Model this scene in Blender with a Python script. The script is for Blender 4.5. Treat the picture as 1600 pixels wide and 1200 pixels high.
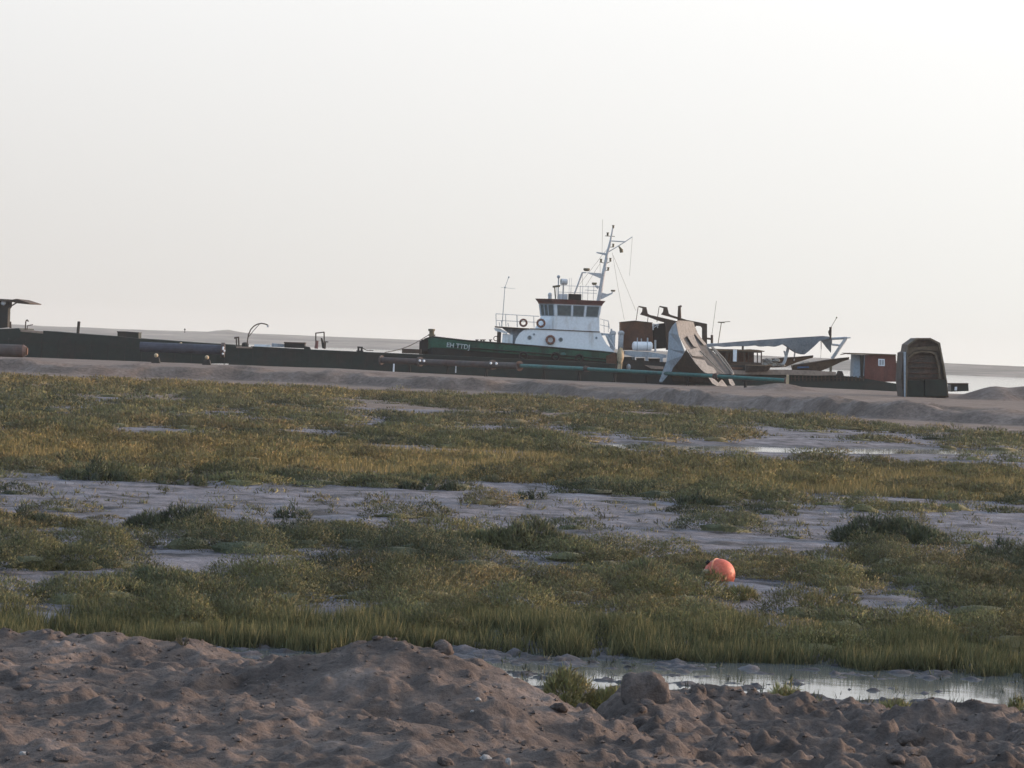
import bpy, bmesh, math, random
import numpy as np
from mathutils import Vector, Matrix
random.seed(7); rng = np.random.default_rng(11)
R = math.radians
for o in list(bpy.data.objects): bpy.data.objects.remove(o)
scene = bpy.context.scene
COL = scene.collection

# ------------------------------------------------------------------ camera
F = 4656.0; EYE = 3.0
ROLL = R(2.22); PITCH = math.atan(54 / F)
fwd = Vector((0, math.cos(PITCH), -math.sin(PITCH)))
up0 = Vector((0, math.sin(PITCH), math.cos(PITCH)))
rgt = Vector((math.cos(ROLL), 0, 0)) + up0 * math.sin(ROLL)
upv = Vector((-math.sin(ROLL), 0, 0)) + up0 * math.cos(ROLL)
cam = bpy.data.cameras.new('camera'); cam.sensor_width = 36; cam.lens = 36 * F / 1600
cam.clip_start = 0.5; cam.clip_end = 9000
co = bpy.data.objects.new('camera', cam); COL.objects.link(co)
m = Matrix((rgt, upv, -fwd)).transposed().to_4x4(); m.translation = (0, 0, EYE)
co.matrix_world = m
scene.camera = co

# ------------------------------------------------------------------ light
SUN_EL = 8.0; SUN_AZ = 68.0          # degrees; azimuth clockwise from +Y (the view direction)
sdir = Vector((math.cos(R(SUN_EL)) * math.sin(R(SUN_AZ)), math.cos(R(SUN_EL)) * math.cos(R(SUN_AZ)), math.sin(R(SUN_EL))))
sun = bpy.data.lights.new('sun', 'SUN'); sun.energy = 4.5; sun.angle = R(0.6); sun.color = (1.0, 0.68, 0.48)
so = bpy.data.objects.new('sun', sun); COL.objects.link(so)
so.rotation_euler = sdir.to_track_quat('Z', 'Y').to_euler(); so.location = (60, 20, 40)
w = bpy.data.worlds.new('World'); scene.world = w; w.use_nodes = True
nt = w.node_tree; nt.nodes.clear()
def nn(t, typ, **kw):
    n = t.nodes.new(typ)
    for k, v in kw.items(): setattr(n, k, v)
    return n
out = nn(nt, 'ShaderNodeOutputWorld'); bg = nn(nt, 'ShaderNodeBackground'); bg.inputs['Strength'].default_value = 0.15
sky = nn(nt, 'ShaderNodeTexSky', sky_type='NISHITA', sun_disc=False, sun_elevation=R(SUN_EL), sun_rotation=R(SUN_AZ))
sky.altitude = 0; sky.air_density = 1.0; sky.dust_density = 3.0; sky.ozone_density = 1.2
hs = nn(nt, 'ShaderNodeHueSaturation'); hs.inputs['Saturation'].default_value = 0.8; hs.inputs['Value'].default_value = 4.6
tc = nn(nt, 'ShaderNodeTexCoord'); sp = nn(nt, 'ShaderNodeSeparateXYZ')
nt.links.new(tc.outputs['Generated'], sp.inputs[0]); nt.links.new(sky.outputs[0], hs.inputs['Color'])
# pale desert haze low in the sky, brighter towards the sun and a little greyer right at the skyline
r1 = nn(nt, 'ShaderNodeMapRange'); r1.inputs['From Min'].default_value = 0.10; r1.inputs['From Max'].default_value = 0.42
r1.inputs['To Min'].default_value = 1.0; r1.inputs['To Max'].default_value = 0.0; r1.interpolation_type = 'SMOOTHSTEP'
nt.links.new(sp.outputs['Z'], r1.inputs['Value'])
e1 = nn(nt, 'ShaderNodeMapRange'); e1.inputs['From Min'].default_value = -0.01; e1.inputs['From Max'].default_value = 0.13
nt.links.new(sp.outputs['Z'], e1.inputs['Value'])
a1 = nn(nt, 'ShaderNodeMapRange'); a1.inputs['From Min'].default_value = -0.19; a1.inputs['From Max'].default_value = 0.19
nt.links.new(sp.outputs['X'], a1.inputs['Value'])
lo = nn(nt, 'ShaderNodeMix', data_type='RGBA'); hi = nn(nt, 'ShaderNodeMix', data_type='RGBA'); hm = nn(nt, 'ShaderNodeMix', data_type='RGBA')
def setc(nd, a, b):
    nd.inputs[6].default_value = (*[v / 0.15 for v in a], 1); nd.inputs[7].default_value = (*[v / 0.15 for v in b], 1)
setc(lo, (0.690, 0.662, 0.630), (0.845, 0.835, 0.79))
setc(hi, (0.915, 0.918, 0.915), (1.07, 1.07, 1.06))
for nd in (lo, hi): nt.links.new(a1.outputs[0], nd.inputs[0])
nt.links.new(e1.outputs[0], hm.inputs[0]); nt.links.new(lo.outputs[2], hm.inputs[6]); nt.links.new(hi.outputs[2], hm.inputs[7])
vd = nn(nt, 'ShaderNodeVectorMath', operation='DOT_PRODUCT'); vd.inputs[1].default_value = (math.sin(R(SUN_AZ)), math.cos(R(SUN_AZ)), 0)
nt.links.new(tc.outputs['Generated'], vd.inputs[0])
dm = nn(nt, 'ShaderNodeMapRange'); dm.inputs['From Min'].default_value = -0.9; dm.inputs['From Max'].default_value = 0.18; dm.inputs['To Min'].default_value = 0.16; dm.inputs['To Max'].default_value = 1.0
nt.links.new(vd.outputs['Value'], dm.inputs['Value'])
hb = nn(nt, 'ShaderNodeMapRange'); hb.inputs['From Min'].default_value = 0.003; hb.inputs['From Max'].default_value = 0.011; hb.inputs['To Min'].default_value = 1.045; hb.inputs['To Max'].default_value = 1.0
nt.links.new(sp.outputs['Z'], hb.inputs['Value']); dmm = nn(nt, 'ShaderNodeMath', operation='MULTIPLY'); nt.links.new(dm.outputs[0], dmm.inputs[0]); nt.links.new(hb.outputs[0], dmm.inputs[1]); dm = dmm
ds = nn(nt, 'ShaderNodeVectorMath', operation='SCALE'); nt.links.new(hm.outputs[2], ds.inputs[0]); nt.links.new(dm.outputs[0], ds.inputs['Scale'])
fm = nn(nt, 'ShaderNodeMix', data_type='RGBA')
nt.links.new(r1.outputs[0], fm.inputs[0]); nt.links.new(hs.outputs[0], fm.inputs[6]); nt.links.new(ds.outputs[0], fm.inputs[7])
nt.links.new(fm.outputs[2], bg.inputs[0]); nt.links.new(bg.outputs[0], out.inputs[0])
scene.view_settings.view_transform = 'Standard'; scene.view_settings.look = 'None'
scene.view_settings.exposure = 0.0; scene.view_settings.gamma = 1.0
scene.cycles.volume_bounces = 0; scene.cycles.max_bounces = 5; scene.cycles.diffuse_bounces = 2

# ------------------------------------------------------------------ helpers
def P(px, py, Y):
    d = (rgt * (px - 800) + upv * (600 - py)) / F + fwd
    d *= Y / d.y
    return Vector((d.x, Y, EYE + d.z))
def Xat(px, py, Y): return P(px, py, Y).x
def Zat(px, py, Y): return P(px, py, Y).z
def z1(x, y): return (x / 6.4, 440 + y / 6.4)
def z2(x, y): return (230 + x / 6.4, 440 + y / 6.4)
def z3(x, y): return (460 + x / 6.4, 440 + y / 6.4)
def z4(x, y): return (640 + x / 6.4, 420 + y / 6.4)
def z5(x, y): return (760 + x / 6.4, 420 + y / 6.4)
def z6(x, y): return (820 + x / 7.273, 340 + y / 7.273)
def z7(x, y): return (940 + x / 6.4, 450 + y / 6.4)
def z8(x, y): return (1100 + x / 6.4, 470 + y / 6.4)
def z9(x, y): return (1280 + x / 5, 480 + y / 5)

MATS = {}
def mat(name, base, c2=None, rough=0.8, scale=3.0, amt=0.5, metal=0.0, bump=0.0, streak=False, spec=0.3, grain=0.45):
    if name in MATS: return MATS[name]
    mt = bpy.data.materials.new(name); mt.use_nodes = True; t = mt.node_tree
    b = t.nodes['Principled BSDF']; b.inputs['Roughness'].default_value = rough; b.inputs['Metallic'].default_value = metal
    b.inputs['Specular IOR Level'].default_value = spec
    c2 = c2 or tuple(v * 0.55 for v in base)
    g = nn(t, 'ShaderNodeNewGeometry'); mp = nn(t, 'ShaderNodeMapping')
    if streak: mp.inputs['Scale'].default_value = (1.0, 1.0, 0.22)
    t.links.new(g.outputs['Position'], mp.inputs[0])
    n1 = nn(t, 'ShaderNodeTexNoise'); n1.inputs['Scale'].default_value = scale; n1.inputs['Detail'].default_value = 8; n1.inputs['Roughness'].default_value = 0.65
    t.links.new(mp.outputs[0], n1.inputs[0])
    rp = nn(t, 'ShaderNodeValToRGB'); rp.color_ramp.elements[0].position = 0.62 - 0.28 * amt; rp.color_ramp.elements[1].position = 0.70
    t.links.new(n1.outputs[0], rp.inputs[0])
    mx = nn(t, 'ShaderNodeMix', data_type='RGBA'); mx.inputs[6].default_value = (*base, 1); mx.inputs[7].default_value = (*c2, 1)
    t.links.new(rp.outputs[0], mx.inputs[0])
    n2 = nn(t, 'ShaderNodeTexNoise'); n2.inputs['Scale'].default_value = scale * 5; n2.inputs['Detail'].default_value = 4
    t.links.new(g.outputs['Position'], n2.inputs[0])
    m2 = nn(t, 'ShaderNodeMix', data_type='RGBA', blend_type='MULTIPLY'); m2.inputs[0].default_value = grain
    t.links.new(mx.outputs[2], m2.inputs[6])
    r2 = nn(t, 'ShaderNodeValToRGB'); r2.color_ramp.elements[0].position = 0.3; r2.color_ramp.elements[1].position = 0.62
    r2.color_ramp.elements[0].color = (0.35, 0.35, 0.35, 1)
    t.links.new(n2.outputs[0], r2.inputs[0]); t.links.new(r2.outputs[0], m2.inputs[7]); t.links.new(m2.outputs[2], b.inputs['Base Color'])
    if bump:
        bp = nn(t, 'ShaderNodeBump'); bp.inputs['Strength'].default_value = bump; bp.inputs['Distance'].default_value = 0.05
        t.links.new(n2.outputs[0], bp.inputs['Height']); t.links.new(bp.outputs[0], b.inputs['Normal'])
    MATS[name] = mt
    return mt

def props(o, label=None, cat=None, group=None, kind=None, category=None):
    cat = cat or category
    if label: o['label'] = label
    if cat: o['category'] = cat
    if group: o['group'] = group
    if kind: o['kind'] = kind
    return o
def thing(name, label, cat, loc, group=None):
    o = bpy.data.objects.new(name, None); COL.objects.link(o); o.location = loc; o.empty_display_size = 0.3
    return props(o, label, cat, group)
def origin_of(p):
    v = Vector((0, 0, 0))
    while p is not None: v += p.location; p = p.parent
    return v

class MB:
    def __init__(s): s.v = []; s.f = []
    def add(s, vs, fs):
        k = len(s.v); s.v += [tuple(v) for v in vs]; s.f += [tuple(i + k for i in f) for f in fs]; return s
    def box(s, a, b):
        x0, x1 = sorted((a[0], b[0])); y0, y1 = sorted((a[1], b[1])); zz0, zz1 = sorted((a[2], b[2]))
        return s.hexa([(x0, y0, zz0), (x1, y0, zz0), (x1, y1, zz0), (x0, y1, zz0)], [(x0, y0, zz1), (x1, y0, zz1), (x1, y1, zz1), (x0, y1, zz1)])
    def hexa(s, b, t):
        n = len(b)
        return s.add(list(b) + list(t), [tuple(range(n - 1, -1, -1)), tuple(range(n, 2 * n))] + [(i, (i + 1) % n, n + (i + 1) % n, n + i) for i in range(n)])
    def prism(s, pts, Y0, Y1):             # outline in photo pixels, placed at depth Y0 and given real thickness back to Y1
        a = [P(x, y, Y0) for x, y in pts]
        return s.hexa(a, [(p.x, Y1, p.z) for p in a])
    def pbox(s, px0, py0, px1, py1, Y0, Y1):   # level box whose front face spans these pixels
        c = P((px0 + px1) / 2, (py0 + py1) / 2, Y0); k = Y0 / F
        return s.box((c.x - abs(px1 - px0) * k / 2, Y0, c.z - abs(py1 - py0) * k / 2), (c.x + abs(px1 - px0) * k / 2, Y1, c.z + abs(py1 - py0) * k / 2))
    def tube(s, p, q, r, r2=None, n=8):
        p, q = Vector(p), Vector(q); d = (q - p).normalized(); r2 = r if r2 is None else r2
        a = d.orthogonal().normalized(); b = d.cross(a)
        c = [(a * math.cos(2 * math.pi * i / n) + b * math.sin(2 * math.pi * i / n)) for i in range(n)]
        return s.hexa([p + v * r for v in c], [q + v * r2 for v in c])
    def path(s, pts, r, n=6):
        for a, b in zip(pts[:-1], pts[1:]): s.tube(a, b, r, n=n)
        return s
    def ball(s, c, r, sc=(1, 1, 1), n=10, m=7, rough=0, z_from=-1.0):
        c = Vector(c); vs = []; fs = []
        for j in range(m + 1):
            th = math.pi * j / m
            for i in range(n):
                ph = 2 * math.pi * i / n; k = 1 + random.uniform(-rough, rough)
                vs.append(c + Vector((math.sin(th) * math.cos(ph) * sc[0], math.sin(th) * math.sin(ph) * sc[1], max(z_from, math.cos(th)) * sc[2])) * r * k)
        for j in range(m):
            for i in range(n):
                fs.append((j * n + i, j * n + (i + 1) % n, (j + 1) * n + (i + 1) % n, (j + 1) * n + i))
        return s.add(vs, fs)
    def ring(s, c, Rr, r, ax=(0, 1, 0), n=24, m=8):
        c = Vector(c); ax = Vector(ax).normalized(); a = ax.orthogonal().normalized(); b = ax.cross(a); vs = []; fs = []
        for i in range(n):
            t = 2 * math.pi * i / n; d = a * math.cos(t) + b * math.sin(t)
            for j in range(m):
                q = 2 * math.pi * j / m; vs.append(c + d * (Rr + r * math.cos(q)) + ax * (r * math.sin(q)))
        for i in range(n):
            for j in range(m):
                fs.append((i * m + j, ((i + 1) % n) * m + j, ((i + 1) % n) * m + (j + 1) % m, i * m + (j + 1) % m))
        return s.add(vs, fs)
    def panel(s, q, u0, u1, v0, v1, t):    # slab standing proud of the wall quad q = (bl, br, tr, tl)
        bl, br, tr, tl = [Vector(p) for p in q]
        def at(u, v): return (bl * (1 - u) + br * u) * (1 - v) + (tl * (1 - u) + tr * u) * v
        nrm = (br - bl).cross(tl - bl).normalized()
        c = [at(u0, v0), at(u1, v0), at(u1, v1), at(u0, v1)]
        return s.hexa([p - nrm * 0.03 for p in c], [p + nrm * t for p in c])
    def build(s, name, mt, parent=None, smooth=False, **kw):
        o0 = origin_of(parent) if parent else None
        if o0 is None:
            a = np.array(s.v); mn = a.min(0); mxx = a.max(0); o0 = Vector(((mn[0] + mxx[0]) / 2, (mn[1] + mxx[1]) / 2, mn[2]))
        me = bpy.data.meshes.new(name); me.from_pydata([(v[0] - o0.x, v[1] - o0.y, v[2] - o0.z) for v in s.v], [], s.f)
        bm = bmesh.new(); bm.from_mesh(me); bmesh.ops.recalc_face_normals(bm, faces=bm.faces)
        bm.to_mesh(me); bm.free()
        if smooth:
            for p in me.polygons: p.use_smooth = True
        me.materials.append(mt)
        o = bpy.data.objects.new(name, me); COL.objects.link(o)
        if parent: o.parent = parent
        else: o.location = o0
        return props(o, **kw)

# ------------------------------------------------------------------ noise
def vnoise(x, y, seed):
    xi = np.floor(x).astype(np.int64); yi = np.floor(y).astype(np.int64); fx = x - xi; fy = y - yi
    fx = fx * fx * (3 - 2 * fx); fy = fy * fy * (3 - 2 * fy)
    def h(a, b):
        n = (a * 374761393 + b * 668265263 + seed * 1442695041) & 0xffffffff
        n = ((n ^ (n >> 13)) * 1274126177) & 0xffffffff
        return ((n ^ (n >> 16)) & 0xffff) / 65535.0
    return (h(xi, yi) * (1 - fx) + h(xi + 1, yi) * fx) * (1 - fy) + (h(xi, yi + 1) * (1 - fx) + h(xi + 1, yi + 1) * fx) * fy
def fbm(x, y, size, octv=4, seed=1, gain=0.5):
    s = 0; a = 1; t = 0; f = 1.0 / size
    for i in range(octv):
        s = s + a * vnoise(x * f + 37.7 * i, y * f + 11.3 * i, seed + i * 17); t += a; a *= gain; f *= 2.03
    return s / t
def sstep(a, b, x): t = np.clip((x - a) / (b - a), 0, 1); return t * t * (3 - 2 * t)

# ------------------------------------------------------------------ terrain heights
CX = np.array([-90, -36, -18, 0, 9, 16.5, 20, 26, 60, 90.0])
CREST = np.interp  # crest line of the far embankment (front edge), as Y over X
def crest_y(X): return np.interp(X, CX, [214, 206, 208, 201, 182, 163, 156, 152, 150, 150.0])
def foot_w(X): return 1.3 + 0 * X
def back_y(X): return np.interp(X, [-90, -45, 20, 30, 90], [243, 246, 247, 236, 225])
SEG_A = [((-9, 21.3), 0.82), ((-3.6, 21.2), 0.83), ((-2.75, 21.3), 0.85), ((-1.9, 20.9), 0.72), ((-1.3, 19.6), 0.62), ((-0.75, 17.6), 0.80), ((-0.12, 15.9), 0.78), ((0.0, 14.5), 0.5)]
SEG_B = [((-1.1, 20.3), 0.30), ((-0.92, 19.8), 0.62), ((-0.70, 19.6), 1.07), ((-0.54, 19.35), 1.05), ((-0.26, 18.6), 0.82), ((-0.02, 18.0), 0.66), ((0.25, 17.4), 0.54), ((0.5, 16.9), 0.47)]
SEG_C = [((0.80, 21.6), 0.34), ((1.0, 21.6), 0.50), ((1.7, 22.0), 0.50), ((2.35, 21.8), 0.47), ((3.0, 21.9), 0.42), ((3.35, 21.3), 0.56), ((3.75, 20.6), 0.36), ((9, 20.5), 0.4)]
def ridge(X, Y, seg, slope_front, slope_back):
    h = np.full_like(X, -5.0)
    for (p, zp), (q, zq) in zip(seg[:-1], seg[1:]):
        dx = q[0] - p[0]; dy = q[1] - p[1]; L = dx * dx + dy * dy
        t = np.clip(((X - p[0]) * dx + (Y - p[1]) * dy) / L, 0, 1)
        ex = X - (p[0] + t * dx); ey = Y - (p[1] + t * dy); d = np.hypot(ex, ey)
        sl = np.where(ey > 0, slope_back, slope_front)
        h = np.maximum(h, zp + t * (zq - zp) - sl * (np.sqrt(d * d + 0.01) - 0.08))
    return h
def near_h(X, Y):
    wx = X + 0.25 * (fbm(X, Y, 0.9, 3, 5) - 0.5); wy = Y + 0.35 * (fbm(X, Y, 0.9, 3, 9) - 0.5)
    a = ridge(wx, wy, SEG_A, 0.16, 0.75); b = ridge(wx, wy, SEG_B, 0.36, 1.7); c = ridge(wx, wy, SEG_C, 0.10, 0.6) - 1.3 * np.clip(0.85 - X, 0, 1)
    left = 0.74 - 0.5 * np.clip(wx - (-0.2 + (16 - wy) * 0.30), 0, 1)
    left = np.where(wy < 21, left, left - 0.8 * (wy - 21))
    base = np.where(wx > -0.4, 0.42 + 0.05 * np.sin(wx * 2.2) + 0.03 * (20 - wy), 0.0)
    base = np.where(wy < 21.3, base, base - 0.6 * (wy - 21.3))
    base = base - 0.35 * np.clip(0.55 - wx, 0, 1)
    base = base - 0.6 * np.exp(-((X - 0.36) / 0.46) ** 4) * sstep(18.2, 20.0, Y)
    h = np.maximum.reduce([a, b, c, np.minimum(left, 0.8), base])
    lump = fbm(X, Y * 1.15, 0.55, 5, 21, 0.55) - 0.5
    rid = 1 - np.abs(2 * fbm(X, Y, 0.42, 4, 33) - 1)
    h = h + 0.10 * np.exp(-((X - 1.12) / 0.32) ** 2 - ((Y - 21.3) / 0.5) ** 2)
    rough = np.where(wx > 0.5, 0.85, 0.34)
    chunk = np.maximum(0, fbm(X, Y, 0.16, 3, 71) - 0.52) * 0.55 * (0.35 + rough)
    h = h + 0.13 * lump + 0.10 * (1 - np.abs(2 * fbm(X * 0.9 + Y * 0.35, Y * 0.8 - X * 0.3, 1.1, 4, 133) - 1) - 0.7) * (1 - .4 * rough) + 0.06 * (rid - 0.75) * rough + chunk * 0.42 + (0.036 * (fbm(X, Y, 0.09, 3, 90, 0.6) - 0.5) - 0.05 * np.maximum(0, 0.12 - np.abs(2 * fbm(X, Y, 0.5, 3, 95) - 1)) * 3) * (0.35 + rough * .8) + 0.055 * sstep(0.50, 0.66, fbm(X * 1.1, Y, 0.26, 3, 97, 0.5)) * rough
    return h
def flat_h(X, Y):
    z = 0.085 + 0.10 * (fbm(X, Y, 2.6, 4, 3) - 0.5) + 0.06 * (fbm(X, Y, 0.35, 3, 8) - 0.5)
    # wet drain in front of the near bank
    ch = sstep(25.6, 26.6, Y) * (1 - sstep(29.6, 30.6, Y))
    z = z - ch * (0.100 + 0.010 * sstep(0.0, 3.5, X)) + ch * (0.07 * (fbm(X * 0.5, Y * 1.3, 0.5, 3, 55) - 0.5) + 0.17 * (fbm(X * .7, Y, 0.15, 4, 57, .65) - 0.5))
    # shallow pools on the right
    yc = np.interp(X, [2, 4.5, 10, 18, 25], [95, 96.5, 99.5, 107, 113])
    pl = np.exp(-((Y - yc) / 3.6) ** 2) * sstep(2.0, 4.0, X)
    z = z - pl * 0.23
    z = z + 0.03 * sstep(45, 60, Y)
    return z
def terr_h(X, Y):
    z = flat_h(X, Y)
    n = fbm(X, Y, 5.5, 4, 12); cy = crest_y(X) + 5.0 * (fbm(X, Y * 0, 6.0, 4, 40) - 0.5); fw = foot_w(X)
    top = 0.86 - np.interp(X, [-30, -14, 0, 4, 12, 17, 22], [0.04, 0.0, 0.2, 0.27, 0.30, 0.22, 0.0]) * sstep(218, 243, Y) + 0.05 * (fbm(X, Y, 3, 4, 14) - 0.5)
    crest = 1.5 * (fbm(X, Y * 0.6, 2.6, 4, 77) - 0.47) * np.exp(-((Y - cy - 1.5) / 3.0) ** 2)
    s = sstep(cy - fw, cy + 0.5, Y)
    s = s * (0.82 + 0.36 * (n - 0.3) * (1 - sstep(cy, cy + 3, Y)))  # ragged front face
    s = np.clip(s, 0, 1.05); s = np.where(Y > cy + 3, 1.0 * sstep(cy - fw, cy + .5, Y), s)
    z = z * (1 - s) + s * (top + crest)
    by = back_y(X)
    bk = sstep(by, by + 7, Y); z = z * (1 - bk) + bk * (-0.6)
    # sand heaps at the right end and a low one by the white post
    for hx, hy, hz, hr in ((32.6, 200, 1.12, 2.9), (35.3, 200, 1.10, 2.3), (30.2, 202, 0.25, 2.6), (40.0, 203, 1.1, 3.0)):
        d = np.hypot(X - hx, (Y - hy) * 0.8) / hr; z = z + hz * np.where(d < 1, 0.5 + 0.5 * np.cos(np.pi * np.clip(d, 0, 1)), 0) ** 0.9 * (0.9 + 0.3 * (n - .5))
    d = np.hypot((X - 18.6) / 1.9, (Y - 206) / 1.8); z = z + 0.46 * np.exp(-(d / 1.1) ** 2) * (0.85 + 0.4 * n)
    return z
def grid(name, x0, x1, y0, y1, step, fn, mt, stepy=None):
    stepy = stepy or step
    nx = int(round((x1 - x0) / step)) + 1; ny = int(round((y1 - y0) / stepy)) + 1
    xs = np.linspace(x0, x1, nx); ys = np.linspace(y0, y1, ny); X, Y = np.meshgrid(xs, ys); Z = fn(X, Y)
    v = np.stack([X, Y, Z], -1).reshape(-1, 3).astype(np.float32)
    i = np.arange(nx * ny).reshape(ny, nx)
    q = np.stack([i[:-1, :-1], i[:-1, 1:], i[1:, 1:], i[1:, :-1]], -1).reshape(-1)
    me = bpy.data.meshes.new(name); me.vertices.add(len(v)); me.vertices.foreach_set('co', v.ravel())
    me.loops.add(len(q)); me.loops.foreach_set('vertex_index', q.astype(np.int32))
    nf = len(q) // 4; me.polygons.add(nf); me.polygons.foreach_set('loop_start', np.arange(0, nf * 4, 4, dtype=np.int32))
    me.polygons.foreach_set('use_smooth', np.ones(nf, bool)); me.update(calc_edges=True)
    me.materials.append(mt); o = bpy.data.objects.new(name, me); COL.objects.link(o)
    return props(o, kind='structure')

def soil(name, stops, wet=False, scale=1.2, bump=0.6, fine=30, rough=0.95):
    mt = bpy.data.materials.new(name); mt.use_nodes = True; t = mt.node_tree; b = t.nodes['Principled BSDF']
    b.inputs['Specular IOR Level'].default_value = 0.25
    g = nn(t, 'ShaderNodeNewGeometry')
    n1 = nn(t, 'ShaderNodeTexNoise'); n1.inputs['Scale'].default_value = scale; n1.inputs['Detail'].default_value = 10; n1.inputs['Roughness'].default_value = 0.62
    t.links.new(g.outputs['Position'], n1.inputs[0])
    rp = nn(t, 'ShaderNodeValToRGB'); rp.color_ramp.elements.remove(rp.color_ramp.elements[0])
    for i, (p, c) in enumerate(stops):
        e = rp.color_ramp.elements[0] if i == 0 else rp.color_ramp.elements.new(p)
        e.position = p; e.color = (*c, 1)
    t.links.new(n1.outputs[0], rp.inputs[0])
    n2 = nn(t, 'ShaderNodeTexNoise'); n2.inputs['Scale'].default_value = fine; n2.inputs['Detail'].default_value = 6; n2.inputs['Roughness'].default_value = 0.7
    t.links.new(g.outputs['Position'], n2.inputs[0])
    r2 = nn(t, 'ShaderNodeMapRange'); r2.inputs['From Min'].default_value = 0.3; r2.inputs['From Max'].default_value = 0.7
    r2.inputs['To Min'].default_value = 0.62; r2.inputs['To Max'].default_value = 1.2; t.links.new(n2.outputs[0], r2.inputs[0])
    mx = nn(t, 'ShaderNodeMix', data_type='RGBA', blend_type='MULTIPLY'); mx.inputs[0].default_value = 1
    t.links.new(rp.outputs[0], mx.inputs[6]); t.links.new(r2.outputs[0], mx.inputs[7]); t.links.new(mx.outputs[2], b.inputs['Base Color'])
    bp = nn(t, 'ShaderNodeBump'); bp.inputs['Strength'].default_value = bump; bp.inputs['Distance'].default_value = 0.03
    t.links.new(n2.outputs[0], bp.inputs['Height']); t.links.new(bp.outputs[0], b.inputs['Normal'])
    b.inputs['Roughness'].default_value = rough
    if wet:
        s = nn(t, 'ShaderNodeSeparateXYZ'); t.links.new(g.outputs['Position'], s.inputs[0])
        r = nn(t, 'ShaderNodeMapRange'); r.inputs['From Min'].default_value = 0.0; r.inputs['From Max'].default_value = 0.05
        r.inputs['To Min'].default_value = 0.6; r.inputs['To Max'].default_value = rough
        t.links.new(s.outputs['Z'], r.inputs[0]); t.links.new(r.outputs[0], b.inputs['Roughness'])
        wd = nn(t, 'ShaderNodeMapRange'); wd.inputs['From Min'].default_value = 0.005; wd.inputs['From Max'].default_value = 0.082; wd.inputs['To Min'].default_value = 0.42; wd.inputs['To Max'].default_value = 1.0
        t.links.new(s.outputs['Z'], wd.inputs[0]); wm = nn(t, 'ShaderNodeMix', data_type='RGBA', blend_type='MULTIPLY'); wm.inputs[0].default_value = 1
        t.links.new(mx.outputs[2], wm.inputs[6]); t.links.new(wd.outputs[0], wm.inputs[7]); t.links.new(wm.outputs[2], b.inputs['Base Color'])
    return mt
M_BANK = soil('reddish_earth', [(0.32, (0.050, 0.039, 0.035)), (0.46, (0.098, 0.077, 0.069)), (0.60, (0.142, 0.111, 0.098)), (0.76, (0.22, 0.185, 0.17))], scale=1.5, fine=26, bump=0.9)
M_MUD = soil('salt_mud', [(0.38, (0.045, 0.043, 0.047)), (0.48, (0.122, 0.117, 0.132)), (0.6, (0.172, 0.166, 0.190)), (0.74, (0.27, 0.27, 0.295))], wet=True, scale=1.1, fine=14, bump=0.9)
M_BUND = soil('dusty_earth', [(0.35, (0.098, 0.073, 0.060)), (0.55, (0.150, 0.116, 0.100)), (0.7, (0.205, 0.164, 0.144))], wet=True, scale=0.5, fine=4, bump=1.0)
grid('earth_bank', -6.2, 6.2, 11.5, 25.4, 0.024, lambda X, Y: np.maximum(near_h(X, Y), flat_h(X, Y) - 0.004), M_BANK)
grid('mud_flat', -17, 17, 31.0, 62.0, 0.075, lambda X, Y: np.where(Y < 25.3, flat_h(X, Y) - 0.03, flat_h(X, Y)), M_MUD)
grid('mud_flat', -12, 12, 23.0, 31.0, 0.04, lambda X, Y: np.where(Y < 25.3, flat_h(X, Y) - 0.03, flat_h(X, Y)), M_MUD)
grid('mud_flat', -62, 62, 62.0, 135.0, 0.25, flat_h, M_MUD)
grid('embankment', -90, 90, 135.0, 262.0, 0.42, terr_h, M_BUND)
def sheet(name, x0, x1, y0, y1, z, mt):
    me = bpy.data.meshes.new(name); me.from_pydata([(x0, y0, z), (x1, y0, z), (x1, y1, z), (x0, y1, z)], [], [(0, 1, 2, 3)])
    me.materials.append(mt); o = bpy.data.objects.new(name, me); COL.objects.link(o); return props(o, kind='structure')
M_BED = mat('sea_bed', (0.12, 0.11, 0.10), rough=0.95)
sheet('ground', -2400, 2400, -60, 2200, -0.7, M_BED)
mt = bpy.data.materials.new('estuary_water'); mt.use_nodes = True; t = mt.node_tree; b = t.nodes['Principled BSDF']
b.inputs['Base Color'].default_value = (0.10, 0.11, 0.115, 1); b.inputs['Roughness'].default_value = 0.07; b.inputs['IOR'].default_value = 1.33
g = nn(t, 'ShaderNodeNewGeometry'); n1 = nn(t, 'ShaderNodeTexNoise'); n1.inputs['Scale'].default_value = 1.3; n1.inputs['Detail'].default_value = 3
t.links.new(g.outputs['Position'], n1.inputs[0]); bp = nn(t, 'ShaderNodeBump'); bp.inputs['Strength'].default_value = 0.12; bp.inputs['Distance'].default_value = 0.04
t.links.new(n1.outputs[0], bp.inputs['Height']); t.links.new(bp.outputs[0], b.inputs['Normal'])
M_WATER = mt
sheet('water', -2400, 2400, 22.0, 2190, 0.0, M_WATER)
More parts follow.
